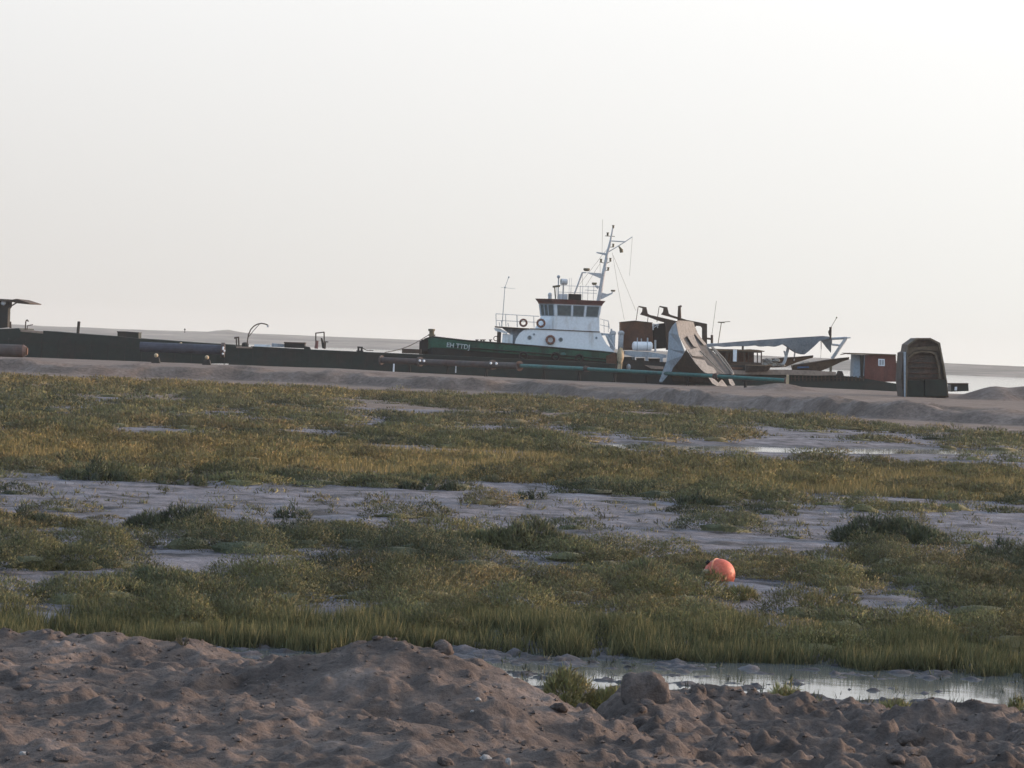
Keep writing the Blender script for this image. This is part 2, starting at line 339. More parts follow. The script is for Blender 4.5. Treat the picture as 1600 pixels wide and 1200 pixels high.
# far shore: low dunes across the water
def hill_h(X, Y):
    ys = np.interp(X, [-2400, -260, -60, 60, 150, 260, 2400], [1850, 1800, 1720, 1320, 1060, 960, 900])
    t = (Y - ys)
    top = np.interp(X, [-2400, -200, 0, 130, 260, 2400], [7.2, 6.8, 6.3, 4.2, 3.6, 4.2])
    n = fbm(X, Y, 160, 4, 61); n2 = fbm(X, Y, 40, 4, 64)
    z = top * sstep(0, 330, t) * (0.80 + 0.40 * (n - 0.2)) + 1.0 * (n2 - 0.5) * sstep(0, 60, t) + 0.7 * sstep(0, 12, t)
    z = z + 2.2 * np.exp(-((X + 201) / 9) ** 2 - ((Y - 2080) / 50) ** 2)
    return np.where(t < 0, -0.5, np.maximum(z, -0.3))
M_HILL = soil('dune_scrub', [(0.35, (0.09, 0.088, 0.078)), (0.5, (0.165, 0.155, 0.138)), (0.65, (0.28, 0.245, 0.215))], scale=0.02, fine=0.15, bump=0.2)
grid('hills', -1500, 1500, 880, 2190, 7.0, hill_h, M_HILL, 12.0)
# haze
mt = bpy.data.materials.new('haze_air'); mt.use_nodes = True; t = mt.node_tree; t.nodes.remove(t.nodes['Principled BSDF'])
pv = nn(t, 'ShaderNodeVolumePrincipled'); pv.inputs['Density'].default_value = 0.00015; pv.inputs['Color'].default_value = (0.93, 0.94, 0.95, 1); pv.inputs['Anisotropy'].default_value = 0.1
t.links.new(pv.outputs[0], t.nodes['Material Output'].inputs['Volume'])
hz = MB().box((-2450, -70, -1.9), (2450, 2230, 20)).build('haze', mt, kind='stuff')
hz['label'] = 'thin pale desert haze lying over the marsh and the far shore'; hz['category'] = 'haze'

# ================================================================== boats and wreckage along the embankment
M_GREEN = mat('green_hull_paint', (0.028, 0.115, 0.074), (0.032, 0.052, 0.043), rough=0.55, scale=0.9, amt=0.5, bump=0.2, streak=True)
M_DARK = mat('tarred_steel', (0.018, 0.020, 0.019), (0.042, 0.028, 0.022), rough=0.75, scale=0.7, amt=0.35, bump=0.3)
M_DARK2 = mat('dark_green_steel', (0.014, 0.024, 0.020), (0.034, 0.026, 0.022), rough=0.75, scale=0.5, amt=0.4, bump=0.3)
M_WHITE = mat('weathered_white_paint', (0.78, 0.81, 0.86), (0.52, 0.49, 0.47), rough=0.5, scale=1.1, amt=0.28, streak=True, grain=0.16)
M_GREY = mat('grey_blue_paint', (0.36, 0.41, 0.47), (0.24, 0.25, 0.27), rough=0.6, scale=1.3, amt=0.4, streak=True)
M_RED = mat('faded_red_paint', (0.20, 0.085, 0.075), (0.14, 0.075, 0.06), rough=0.6, scale=1.5)
M_RUST = mat('rusted_steel', (0.13, 0.062, 0.038), (0.065, 0.036, 0.028), rough=0.9, scale=1.2, amt=0.6, bump=0.4)
M_BROWN = mat('brown_steel', (0.075, 0.050, 0.036), (0.042, 0.032, 0.026), rough=0.85, scale=1.0, bump=0.3)
M_TAN = mat('bare_primed_plate', (0.27, 0.255, 0.24), (0.16, 0.148, 0.14), rough=0.8, scale=1.4, amt=0.35, bump=0.2)
M_GLASS = mat('dusty_window_glass', (0.11, 0.135, 0.14), (0.14, 0.16, 0.16), rough=0.18, scale=0.8, amt=0.3, spec=0.6)
M_BLACK = mat('black_rubber', (0.018, 0.018, 0.018), rough=0.8)
M_MET = mat('mast_grey_metal', (0.50, 0.52, 0.55), (0.34, 0.33, 0.32), rough=0.5, scale=2, amt=0.3)
M_OLIVE = mat('weathered_bronze_fitting', (0.16, 0.13, 0.075), (0.08, 0.07, 0.05), rough=0.7)
M_ORANGE = mat('orange_ring_cover', (0.21, 0.085, 0.06), (0.13, 0.06, 0.05), rough=0.7, scale=4)
M_TEAL = mat('teal_pipe_paint', (0.040, 0.145, 0.135), (0.05, 0.08, 0.075), rough=0.6, scale=0.6, amt=0.4)
M_PIPE = mat('rusty_brown_pipe', (0.085, 0.070, 0.066), (0.11, 0.055, 0.045), rough=0.8, scale=0.5, amt=0.5)
M_BLUEPIPE = mat('dull_blue_pipe', (0.055, 0.060, 0.085), (0.035, 0.033, 0.036), rough=0.7, scale=0.5, amt=0.5)
M_TARP = mat('grey_tarpaulin', (0.135, 0.145, 0.155), (0.085, 0.09, 0.10), rough=0.9, scale=1.5, amt=0.4)
M_WOOD = mat('old_boat_timber', (0.17, 0.115, 0.075), (0.09, 0.065, 0.045), rough=0.85, scale=2.5, amt=0.5, streak=True)
M_DECKTAN = mat('sandy_deck', (0.33, 0.25, 0.20), (0.22, 0.17, 0.14), rough=0.9, scale=0.8)
M_HUT = mat('faded_red_hut_boards', (0.165, 0.055, 0.043), (0.10, 0.042, 0.035), rough=0.75, scale=1.8, streak=True)
M_LINE = mat('dusty_rope', (0.20, 0.17, 0.14), rough=0.9)
M_BEIGE = mat('beige_canvas', (0.48, 0.38, 0.25), (0.33, 0.26, 0.18), rough=0.9, scale=3)

def base(px, py, Y, z=None):
    p = P(px, py, Y); return Vector((p.x, p.y, p.z if z is None else z))
def pt(q, Y): return P(q[0], q[1], Y)

# ---- the tug ------------------------------------------------------
T0, T1 = 262.0, 268.0; TM = 265.0
tug = thing('tugboat', 'tugboat with green hull and white superstructure and raked mast, moored behind the pipeline', 'tugboat', base(812, 570, TM, 0.2))
# hull lofted over stations (pixel x, top pixel y at near side, half beam factor)
st = [(657, 533, 0.06), (664, 530, 0.30), (676, 526.2, 0.60), (700, 529, 0.86), (732, 532.6, 0.98), (780, 536.2, 1), (840, 541, 1), (890, 545.5, 1), (935, 549, 0.98), (955, 551, 0.86), (964, 552.5, 0.62)]
up_, low_ = MB(), MB()
rows_u = []; rows_l = []
for (px, py, k) in st:
    Yn = TM - 3.1 * k; Yf = TM + 3.1 * k; a = P(px, py, TM); zt = a.z; x = a.x
    zg = zt - 0.95 if px < 690 else zt - 0.85; zb = 0.05
    rake = 0.35 if px < 670 else 0
    rows_u.append([(x, Yn, zt), (x, Yf, zt), (x + rake * .6, Yf - .15 * k, zg), (x + rake * .6, Yn + .15 * k, zg)])
    rows_l.append([(x + rake * .6, Yn + .15 * k, zg), (x + rake * .6, Yf - .15 * k, zg), (x + rake * 2, TM + 2.2 * k, zb), (x + rake * 2, TM - 2.2 * k, zb)])
for mb, rows in ((up_, rows_u), (low_, rows_l)):
    n = len(rows); vs = [v for r in rows for v in r]; fs = [(0, 1, 2, 3), tuple(4 * (n - 1) + i for i in (3, 2, 1, 0))]
    for i in range(n - 1):
        for j in range(4): fs.append((4 * i + j, 4 * i + (j + 1) % 4, 4 * (i + 1) + (j + 1) % 4, 4 * (i + 1) + j))
    mb.add(vs, fs)
hull = up_.build('hull', M_GREEN, tug); low_.build('lower_hull', M_DARK, tug)
# gunwale strip and rubbing strake
g = MB()
for (a, b) in zip(st[1:-1], st[2:]):
    pa = P(a[0], a[1], TM); pb = P(b[0], b[1], TM)
    for s in (-1, 1):
        g.tube((pa.x, TM + s * 3.1 * a[2], pa.z), (pb.x, TM + s * 3.1 * b[2], pb.z), 0.07)
        if a[0] > 690: g.tube((pa.x, TM + s * 3.12 * a[2], pa.z - 0.62), (pb.x, TM + s * 3.12 * b[2], pb.z - 0.62), 0.06)
a_ = P(964, 552.5, TM); g.tube((a_.x, TM - 1.9, a_.z), (a_.x, TM + 1.9, a_.z), .07); g.tube((a_.x, TM - 1.92, a_.z - .62), (a_.x, TM + 1.92, a_.z - .62), .06); g.tube((a_.x, TM - 1.9, a_.z), (a_.x, TM - 1.92, a_.z - .62), .06)
g.build('gunwale', M_DARK2, tug)
# bow: square fender block with bitt on top
bw = MB(); c = P(663, 541, TM)
bw.box((c.x - 0.42, TM - 0.9, c.z - 0.72), (c.x + 0.1, TM + 0.9, c.z + 0.45)); bw.box((c.x - 0.25, TM - 1.3, c.z - 0.5), (c.x + 0.35, TM + 1.3, c.z + 0.6))
bw.build('bow_fender', M_BLACK, tug)
bt = MB(); c = P(674.3, 528, TM - 0.8)
bt.tube((c.x, c.y, c.z - 0.3), (c.x, c.y, c.z + 0.62), 0.22, n=10); bt.tube((c.x - 0.02, c.y, c.z + 0.60), (c.x - 0.02, c.y, c.z + 0.80), 0.30, n=10)
bt.tube((c.x - 0.3, c.y, c.z + 0.25), (c.x + 0.32, c.y, c.z + 0.25), 0.07)
bt.build('mooring_bitt', M_OLIVE, tug)
# lettering on the bow
def text_mesh(body, size, thick):
    cu = bpy.data.curves.new('lettering_curve', 'FONT'); cu.body = body; cu.size = size; cu.extrude = thick; cu.space_character = 1.02; cu.offset = 0.012
    o = bpy.data.objects.new('lettering_curve', cu); COL.objects.link(o); bpy.context.view_layer.update()
    me = bpy.data.meshes.new_from_object(o.evaluated_get(bpy.context.evaluated_depsgraph_get()))
    bpy.data.objects.remove(o); return me
def letters(body, name, p, size, dirx, parent, mt, thick=0.02, bold=0.0, lab=None):
    me = text_mesh(body, size, thick); dx = Vector(dirx).normalized(); dz = Vector((0, 0, 1)); dz = (dz - dx * dz.dot(dx)).normalized(); dn = dx.cross(dz)
    M = Matrix((dx, dz, dn)).transposed().to_4x4(); M.translation = Vector(p) - origin_of(parent); me.transform(M); me.materials.clear(); me.materials.append(mt)
    o = bpy.data.objects.new(name, me); COL.objects.link(o); o.parent = parent
    if lab: o['label'] = lab
    return o
M_LET = mat('chalky_white_lettering', (0.52, 0.60, 0.60), (0.18, 0.24, 0.23), rough=0.7, scale=6, amt=0.6)
ta, tb = P(698.5, 541.2, TM), P(731, 544.6, TM)
ya, yb = TM - 3.1 * 0.88 - 0.03, TM - 3.1 * 0.99 - 0.03
letters('EH TTDJ', 'lettering', (ta.x, ya, ta.z - .04), 0.56, (tb.x - ta.x, yb - ya, tb.z - ta.z), hull, M_LET)
# tyre fenders and scars along the side
for i, (px, py) in enumerate(((868, 557), (905, 560), (818, 556))):
    c = P(px, py, TM - 3.2)
    MB().ring(c, 0.30, 0.11, (0, 1, 0.1), n=16).build('tyre_fender', M_BLACK, tug, smooth=True)
sc_ = MB(); c = P(880, 553, TM - 3.12); sc_.ball(c, 0.16, (1.6, 0.2, 0.8)); sc_.build('hull_patch', M_TEAL, tug, smooth=True)
# deck house: profile extruded across the beam
H0, H1 = TM - 2.5, TM + 2.5
prof = [(804, 548), (804, 537), (806.5, 529), (812, 520.5), (819, 515.5), (827, 513.2), (880, 516), (938, 518.8), (940, 524), (948, 538), (961, 550.5), (960, 556)]
MB().prism(prof, H0, H1).build('deck_house', M_WHITE, tug)
MB().prism([(828, 512.8), (937.5, 518.0), (937.5, 519.3), (828, 514.1)], H0 - 0.06, H1 + 0.06).build('deck_edge', M_BROWN, tug)
for q, r in ((z5(432, 688), 0.17), (z5(743, 708), 0.17), (z5(1100, 690), 0.08), (z5(476, 655), 0.07)):
    c = P(q[0], q[1], H0)
    fr = MB().ring((c.x, H0 - 0.02, c.z), r, 0.035, n=18).build('porthole', M_GREY, tug, smooth=True)
    MB().tube((c.x, H0 - 0.03, c.z), (c.x, H0 + 0.02, c.z), r, n=16).build('pane', M_GLASS, fr)
# forward shelter deck
MB().prism([(773, 509.6), (800, 511.4), (827, 513), (827, 514.4), (800, 513), (773, 511.2)], H0 - 0.1, H1 + 0.1).build('boat_deck', M_BROWN, tug)
MB().prism([(784, 512.0), (826, 514.4), (812, 520.5), (806.5, 529), (804, 537), (804, 540), (800.5, 540), (800, 524), (793, 519)], H0 + 0.8, H1 - 0.3).build('shelter_bulkhead', M_GREY, tug)
MB().prism([(785.5, 521), (801, 523), (801, 537), (784, 536)], H0 + 0.4, H1 - 0.6).build('locker', M_WHITE, tug)
MB().prism([(771.5, 512.5), (781, 513.2), (793.5, 519.6), (792, 521.8), (786, 519.8), (774, 517)], H0 + 0.2, H0 + 1.5).build('folded_awning', M_WHITE, tug)
dp = MB(); dp.pbox(776.5, 518, 782.8, 537, H0 + 0.6, H0 + 1.0); c = P(775, 529, H0 + 0.7); dp.ring(c, 0.2, 0.035); dp.build('winch_post', M_BROWN, tug)
for px, w_ in ((737, 5), (745, 3), (752, 3), (756, 2.5), (766, 2.5)):
    dd = MB(); c = P(px, 534 if px < 740 else 535, TM - 1.8); dd.tube((c.x, c.y, c.z - .3), (c.x, c.y, c.z + (0.05 if px < 740 else 0.25)), w_ * 0.03)
    if px > 740: dd.tube((c.x - .14, c.y, c.z + .22), (c.x + .16, c.y, c.z + .24), 0.035)
    else: dd.ball((c.x, c.y, c.z - 0.06), 0.24, (1.3, 1, .7))
    dd.build('deck_bollard', M_BROWN, tug)
# forward railing
rl = MB(); Yr = H0
for yy, pa, pb in ((0, (775, 490.2), (843, 494.4)), (0, (775.4, 500.5), (838, 503.5))):
    for Yv in (H0, H1): rl.tube(P(*pa, Yv), P(*pb, Yv), 0.026)
rl.tube(P(775, 490.2, H0), (P(775, 490.2, H0).x, H1, P(775, 490.2, H0).z), 0.026)
for zx, zb in ((95, 575), (192, 580), (305, 583), (473, 590)):
    a = z5(zx, 450 + (zx - 95) * 0.058); b = z5(zx + 4, zb)
    for Yv in (H0, H1): rl.tube(P(*a, Yv), P(*b, Yv), 0.03 if zx != 305 else 0.04)
for a in ((150, 520), (215, 540), (128, 535)):
    p_ = P(*z5(a[0], a[1]), H0); q_ = P(*z5(a[0] + 8, 580), H0); rl.tube(p_, q_, 0.03)
rl.build('railing', M_MET, tug)
an = MB(); an.path([P(*z5(150, 575), H0), P(*z5(160, 520), H0), P(*z5(185, 190), H0)], 0.035); an.path([P(*z5(185, 190), H0), P(*z5(222, 85), H0)], 0.028)
an.tube(P(*z5(145, 185), H0), P(*z5(290, 200), H0), 0.014); an.ball(P(*z5(224, 84), H0), 0.08); an.ball(P(*z5(187, 186), H0), 0.09)
an.build('whip_antenna', M_MET, tug)
# upper tier and wheelhouse with chamfered front corners
def plan(xf, xc, xr, Yn, Yf, ch):
    return [(xf, Yn + ch), (xc, Yn), (xr, Yn), (xr, Yf), (xc, Yf), (xf, Yf - ch)]
def lvl(pl, z): return [(x, y, z) for x, y in pl]
def X_(px, py, Y=H0 + 0.3): return P(px, py, Y).x
zt0 = P(885, 516.5, H0 + .3).z - 0.05; zt1 = P(890, 495.3, H0 + .3).z; zt2 = P(890, 475.6, H0 + .3).z
YN, YF = TM - 2.15, TM + 2.15
tier = MB(); b_ = plan(X_(835, 513), X_(866, 515), X_(936.8, 518), YN, YF, 1.3); t_ = plan(X_(845.5, 494), X_(866.5, 495), X_(936.6, 497.5), YN, YF, 1.3)
tier.hexa(lvl(b_, zt0), lvl(t_, zt1)); tier.build('upper_deck_house', M_WHITE, tug)
br_ = plan(X_(845.3, 492.5), X_(868, 494), X_(936.2, 497.5), YN + .02, YF - .02, 1.3)
tp = plan(X_(842.8, 474), X_(867, 475), X_(939.6, 478), YN - .08, YF + .08, 1.35)
bridge = MB().hexa(lvl(br_, zt1 + 0.002), lvl(tp, zt2)).build('wheelhouse', M_WHITE, tug)
def quad(i):
    j = (i + 1) % 6
    A, B, C, D = (*br_[i], zt1), (*br_[j], zt1), (*tp[j], zt2), (*tp[i], zt2)
    return A, B, C, D
def win(q, u0, u1, v0, v1):
    f = MB()
    fw = 0.035 if u1 - u0 < 0.3 and False else 0.03
    L = (Vector(q[1]) - Vector(q[0])).length; H = (Vector(q[3]) - Vector(q[0])).length; a = 0.05 / L; b = 0.05 / H
    f.panel(q, u0 - a, u1 + a, v0 - b, v0, 0.035).panel(q, u0 - a, u1 + a, v1, v1 + b, 0.035).panel(q, u0 - a, u0, v0, v1, 0.035).panel(q, u1, u1 + a, v0, v1, 0.035)
    fo = f.build('window', M_GREY, bridge); MB().panel(q, u0, u1, v0, v1, 0.012).build('pane', M_GLASS, fo)
qn = quad(1)     # near side
for u0, u1 in ((0.055, 0.345), (0.405, 0.635), (0.70, 0.955)): win(qn, u0, u1, 0.10, 0.90)
qc = quad(0)     # chamfer facing the bow and the camera
for u0, u1 in ((0.07, 0.27), (0.33, 0.52), (0.58, 0.90)): win(qc, u0, u1, 0.08, 0.92)
qf = quad(5)
for u0, u1 in ((0.08, 0.45), (0.55, 0.92)): win(qf, u0, u1, 0.08, 0.92)
qr = quad(3); win(qr, 0.05, 0.45, 0.1, 0.9); win(qr, 0.55, 0.95, 0.1, 0.9)
qq = quad(2); win(qq, 0.1, 0.45, 0.3, 0.9)
def grow(pl, d, cx, cy): return [(x + math.copysign(d, x - cx), y + math.copysign(d, y - cy)) for x, y in pl]
cx_ = (tp[0][0] + tp[2][0]) / 2
zr = zt2; rb = grow(tp, 0.08, cx_, TM); rt = grow(tp, -0.35, cx_, TM)
MB().hexa(lvl(rb, zr + .002), lvl(rb, zr + 0.07)).hexa(lvl(rb, zr + 0.072), lvl(rt, zr + 0.42)).build('roof', M_RED, tug)
zroof = zr + 0.40; Ya = TM - 1.4
MB().pbox(*z5(820, 252), *z5(950, 312), TM - 1.7, TM - 0.7).build('black_locker', M_BLACK, tug)
MB().pbox(*z5(712, 250), *z5(812, 305), TM - 1.2, TM - 0.2).build('white_locker', M_WHITE, tug)
rr = MB()
for a, b in (((700, 165), (1110, 182)), ((720, 232), (1105, 245)), ((985, 212), (1105, 218))):
    for Yv in (TM - 1.6, TM + 1.6): rr.tube(P(*z5(*a), Yv), P(*z5(*b), Yv), 0.022)
for zx in (700, 775, 848, 940, 965, 1018, 1075):
    for Yv in (TM - 1.6, TM + 1.6):
        p_ = P(*z5(zx, 170), Yv); rr.tube(p_, (p_.x, Yv, zroof - 0.1), 0.024)
for zx, zy in ((832, 95), (852, 92)): p_ = P(*z5(zx, zy), TM - 1); MB().tube(p_, (p_.x, p_.y, zroof), 0.014).build('aerial', M_MET, tug)
for zx in (700, 1075):
    a_ = P(*z5(zx, 168), TM - 1.6); rr.tube(a_, (a_.x, TM + 1.6, a_.z), 0.022)
rr.build('roof_railing', M_MET, tug)
sl = MB(); p_ = P(*z5(770, 130), TM - 1.5); sl.tube((p_.x, p_.y, zroof - .1), p_, 0.05); sl.tube(p_ + Vector((-0.22, -0.1, 0)), p_ + Vector((0.3, 0.05, 0)), 0.27, n=14); sl.build('searchlight', M_MET, tug)
sl = MB(); p_ = P(*z5(722, 80), TM - 1.5); sl.tube((p_.x + .02, p_.y, zroof - .1), p_, 0.05); sl.ball(p_, 0.15); sl.build('navigation_light', M_GREY, tug)
sl = MB(); p_ = P(*z5(636, 262), TM - 1.6); sl.tube((p_.x, p_.y, zroof - .4), p_, 0.16); sl.ball(p_, 0.19, (1, 1, 1.2)); sl.build('signal_lamp', M_MET, tug)
sl = MB(); sl.path([P(*z5(690, 300), TM - 1.6), P(*z5(682, 180), TM - 1.6)], 0.05); sl.tube(P(*z5(662, 180), TM - 1.6), P(*z5(735, 170), TM - 1.6), 0.09); sl.build('radar_scanner', M_OLIVE, tug)
# mast
mast = MB(); pts = [(835, 965, .20), (862, 830, .19), (890, 650, .17), (915, 530, .145), (935, 410, .125), (968, 290, .10), (990, 180, .075), (1005, 90, .06)]
for a, b in zip(pts[:-1], pts[1:]): mast.tube(P(*z6(a[0], a[1]), TM), P(*z6(b[0], b[1]), TM), a[2], b[2], n=10)
mo = mast.build('mast', M_MET, tug)
def bracket(poly, th=0.12): return MB().prism([z6(*p) for p in poly], TM - th, TM + th)
b1 = bracket([(700, 622), (862, 632), (885, 655), (872, 695), (800, 665), (735, 638)]); b1.prism([z6(655, 618), z6(700, 620), z6(700, 630), z6(655, 628)], TM - .3, TM + .3); b1.build('radar_platform', M_MET, mo)
b1 = bracket([(862, 848), (935, 868), (1002, 852), (990, 870), (880, 925), (845, 930)]); b1.prism([z6(985, 845), z6(1000, 845), z6(1000, 862), z6(985, 862)], TM - .08, TM + .08); b1.build('aft_platform', M_MET, mo)
b1 = bracket([(850, 780), (830, 812), (790, 775), (805, 768)]); b1.build('lamp_bracket', M_MET, mo)
b1 = bracket([(815, 390), (815, 402), (920, 430), (935, 405)]); b1.build('spreader', M_MET, mo)
for (zx, zy, wd, ht) in ((703, 592, 0.60, 0.26), (790, 752, 0.46, 0.22), (1003, 832, 0.42, 0.16)):
    rd = MB(); c = P(*z6(zx, zy), TM); rd.tube((c.x, TM, c.z - ht * .5), (c.x, TM, c.z - ht * .1), wd * .3, wd * .5, n=14); rd.tube((c.x, TM, c.z - ht * .1), (c.x, TM, c.z + ht * .5), wd * .5, wd * .46, n=14); rd.build('radar_dome', M_OLIVE, mo)
for (zx, zy) in ((942, 188), (1005, 316), (866, 488), (972, 478), (948, 583), (1005, 105)):
    lt = MB(); c = P(*z6(zx, zy), TM); lt.tube((c.x, TM, c.z - .13), (c.x, TM, c.z + .10), 0.085); lt.tube((c.x, TM, c.z + .1), (c.x, TM, c.z + .15), 0.12); lt.build('navigation_light', M_OLIVE, mo)
for a, b in (((912, 208), (1022, 214)), ((850, 505), (915, 520)), ((915, 528), (985, 492)), ((900, 600), (955, 600)), ((958, 335), (1010, 335))): MB().tube(P(*z6(*a), TM), P(*z6(*b), TM), 0.03).build('light_bracket', M_OLIVE, mo)
yd = MB(); yd.tube(P(*z6(985, 265), TM), P(*z6(1140, 275), TM), 0.05); yd.tube(P(*z6(955, 388), TM), P(*z6(1140, 275), TM), 0.04); yd.tube(P(*z6(1140, 275), TM), P(*z6(1222, 218), TM), 0.035); yd.build('signal_yard', M_MET, mo)
hn = MB(); hn.tube(P(*z6(1068, 325), TM), P(*z6(1100, 372), TM), 0.05, 0.14, n=10); hn.tube(P(*z6(1095, 362), TM), P(*z6(1100, 398), TM), 0.16, 0.15, n=10); hn.build('fog_bell', M_OLIVE, mo)
MB().tube(P(*z6(565, 868), TM), P(*z6(655, 622), TM), 0.075).build('strut', M_MET, mo)
wr = MB()
for a, b in (((860, 455), (620, 760)), ((855, 520), (690, 780)), ((855, 500), (857, 640)), ((885, 20), (878, 400)), ((935, 360), (855, 455)), ((995, 400), (1060, 800)), ((1060, 800), (1130, 1160)), ((1005, 430), (1262, 1060)), ((1222, 225), (1190, 660)), ((655, 628), (655, 770))):
    wr.tube(P(*z6(*a), TM), P(*z6(*b), TM), 0.013, n=5)
wr.build('rigging_wire', M_LINE, mo)
MB().prism([z6(855, 965), z6(900, 945), z6(880, 975), z6(865, 1010)], TM - .2, TM + .2).build('horn', M_RUST, tug)
# aft rail, bulwark stays and cowls behind the house
af = MB()
for a, b in (((1135, 500), (1222, 522)), ((1222, 522), (1232, 600)), ((1135, 560), (1228, 580)), ((1175, 510), (1178, 640)), ((1222, 522), (1218, 630))):
    for Yv in (H0 + .5, H1 - .5): af.tube(P(*z5(*a), Yv), P(*z5(*b), Yv), 0.026)
a_ = P(*z5(1222, 522), H0 + .5); af.tube(a_, (a_.x, H1 - .5, a_.z), 0.026); af.build('aft_railing', M_MET, tug)
af = MB(); af.prism([z5(1130, 640), z5(1250, 650), z5(1285, 790), z5(1270, 820), z5(1225, 750), z5(1190, 665), z5(1150, 668)], H0 + .4, H0 + .6)
af.tube(P(*z5(1200, 665), H0 + .3), P(*z5(1285, 800), H0 + .3), 0.09); af.tube(P(*z5(1250, 600), H0 + .3), P(*z5(1250, 650), H0 + .3), 0.08); af.build('stern_bulwark', M_GREY, tug)
for i, q in enumerate(((1262, 700), (1345, 700))):
    c = P(*z5(*q), TM); v = MB(); v.tube((c.x, TM, c.z - 1.0), (c.x, TM, c.z + .4), 0.24, n=12); v.ball((c.x, TM, c.z + .5), 0.30, (1, 1, .8)); v.build('ventilator', M_GREY, tug, smooth=True)
fd = MB(); c = P(*z5(1340, 900), TM - 3.4)
fd.ball((c.x, c.y, c.z + 0.25), 0.42, (0.75, 0.8, 1.7), rough=0.08); fd.tube((c.x - .1, c.y, c.z - .4), (c.x - .15, c.y, c.z - 1.1), .12); fd.tube((c.x + .1, c.y, c.z - .3), (c.x + .05, c.y, c.z - 1.1), .09)
fd.build('stern_fender', M_BEIGE, tug, label='beige canvas bundle over the stern fender')
MB().prism([z5(1200, 870), z5(1285, 835), z5(1310, 870), z5(1300, 1000), z5(1240, 1000), z5(1200, 960)], TM - 3.3, TM + 2.5).build('stern', M_RUST, tug, label='rusty brown rounded stern')

def life_ring(q, r, Y, label, mt, group):
    c = P(*q, Y); k = r / 18.0
    t = thing('life_ring', label, 'life ring', (c.x, Y, c.z - k), group)
    MB().ring(c, k * 0.78, k * 0.24, n=26).build('ring', mt, t, smooth=True)
    b = MB()
    for a in range(4):
        an_ = math.pi / 4 + a * math.pi / 2; d = Vector((math.cos(an_), 0, math.sin(an_)))
        b.tube(c + d * k * 0.5, c + d * k * 1.05, 0.02); b.tube(c + d * k * .55 + Vector((0, -k * .25, 0)), c + d * k * 1.0 + Vector((0, -k * .25, 0)), 0.025)
    b.build('band', M_TAN, t)
    return t
life_ring((817.8, 504.4), 6.6, H0 - 0.14, 'dark orange life ring hanging on the open railing at the bow end of the tug', M_ORANGE, 'life rings on the tug')
life_ring((845.2, 505.0), 7.2, H0 - 0.16, 'brown life ring at the foot of the wheelhouse, where the railing meets it', M_ORANGE, 'life rings on the tug')
life_ring((860, 531), 7.6, H0 - 0.17, 'life ring fixed to the white deck house wall beside the portholes', M_ORANGE, 'life rings on the tug')

# ---- long dark pontoon lying in front of the tug -----------------
def topz(px, py, Y): return P(px, py, Y)
PN0, PN1 = 256.5, 260.5
pon = thing('pontoon', 'long low dark green steel pontoon stretching past the tug bow', 'pontoon', base(650, 575, 258, 0.3))
MB().prism([(357, 540.5), (392, 542.2), (392, 541.0), (480, 545.8), (600, 551.2), (680, 554.8), (790, 560.0), (900, 565), (962, 568.5), (962, 604), (700, 592), (357, 574)], PN0, PN1).build('hull', M_DARK2, pon)
sm = MB()
for px in range(372, 960, 22):
    yt = 541.8 + (px - 370) * 0.0445; sm.prism([(px, yt + 1), (px + 1.2, yt + 1), (px + 1.2, yt + 20), (px, yt + 20)], PN0 - 0.05, PN0 - 0.002)
sm.prism([(360, 544.2), (960, 570.9), (960, 572.1), (360, 545.4)], PN0 - 0.07, PN0 - 0.003)
sm.build('hull_rib', M_DARK, pon)
MB().prism([z2(890, 648), z2(1050, 652), z2(1050, 668), z2(890, 664)], PN0 - .1, PN1 - 1).build('deck_plate', M_DECKTAN, pon)
def on(mb, name, label, cat, mt, **kw): return mb.build(name, mt, None, label=label, category=cat, **kw) if False else props(mb.build(name, mt), label, cat, kw.get('group'))
PY = 258.0
b = MB(); b.tube(P(*z2(890, 560), PY), P(*z2(895, 650), PY), 0.06); b.tube(P(*z2(913, 560), PY), P(*z2(917, 650), PY), 0.07); b.tube(P(*z2(872, 560), PY), P(*z2(920, 556), PY), 0.06); b.tube(P(*z2(872, 560), PY), P(*z2(878, 575), PY), 0.04)
on(b, 'post_frame', 'short twin-post frame standing left of the arched davit on the pontoon', 'frame', M_BROWN)
b = MB(); pts = [(1000, 650), (1003, 590), (1013, 530), (1035, 480), (1065, 447), (1100, 426), (1145, 417), (1185, 426), (1208, 436)]
dv = thing('arched_davit', 'thin curved davit arching over the dark pontoon', 'davit', base(*z2(1000, 650), PY))
b.path([P(*z2(*p), PY) for p in pts], 0.055); b.build('arm', M_BROWN, dv)
b = MB(); b.path([P(*z2(*p), PY) for p in ((1012, 555), (1060, 495), (1100, 450), (1128, 420))], 0.03); b.build('brace', M_BROWN, dv)
c = P(*z2(1208, 436), PY); MB().tube(c, (c.x, c.y, c.z - .18), .09).build('hook', M_MET, dv)
b = MB(); c = P(*z2(980, 625), PY); b.ball(c, 0.27, (1.1, 1, .6)); b.tube((c.x, c.y, c.z - .35), (c.x, c.y, c.z), .3); b.build('winch', M_DARK, dv)
on(MB().prism([z2(1070, 626), z2(1230, 632), z2(1230, 652), z2(1070, 648)], PY, PY + 1.2), 'gleam_strip', 'pale flat strip standing in for the gleam of far water, right of the davit', 'gleam', M_WHITE)  # white strip added as the bright gleam of water behind the pontoon
b = MB().prism([z2(1245, 616), z2(1365, 626), z2(1365, 656), z2(1245, 652)], PY + .3, PY + 1.5); on(b, 'deck_crate', 'low grey crate between the pale gleam strip and the dark locker', 'crate', M_GREY)
lk = thing('deck_locker', 'dark steel locker with a flat lid on the pontoon', 'locker', base(*z2(1470, 655), PY))
MB().prism([z2(1372, 612), z2(1572, 618), z2(1572, 668), z2(1372, 660)], PY, PY + 1.6).build('body', M_DARK, lk)
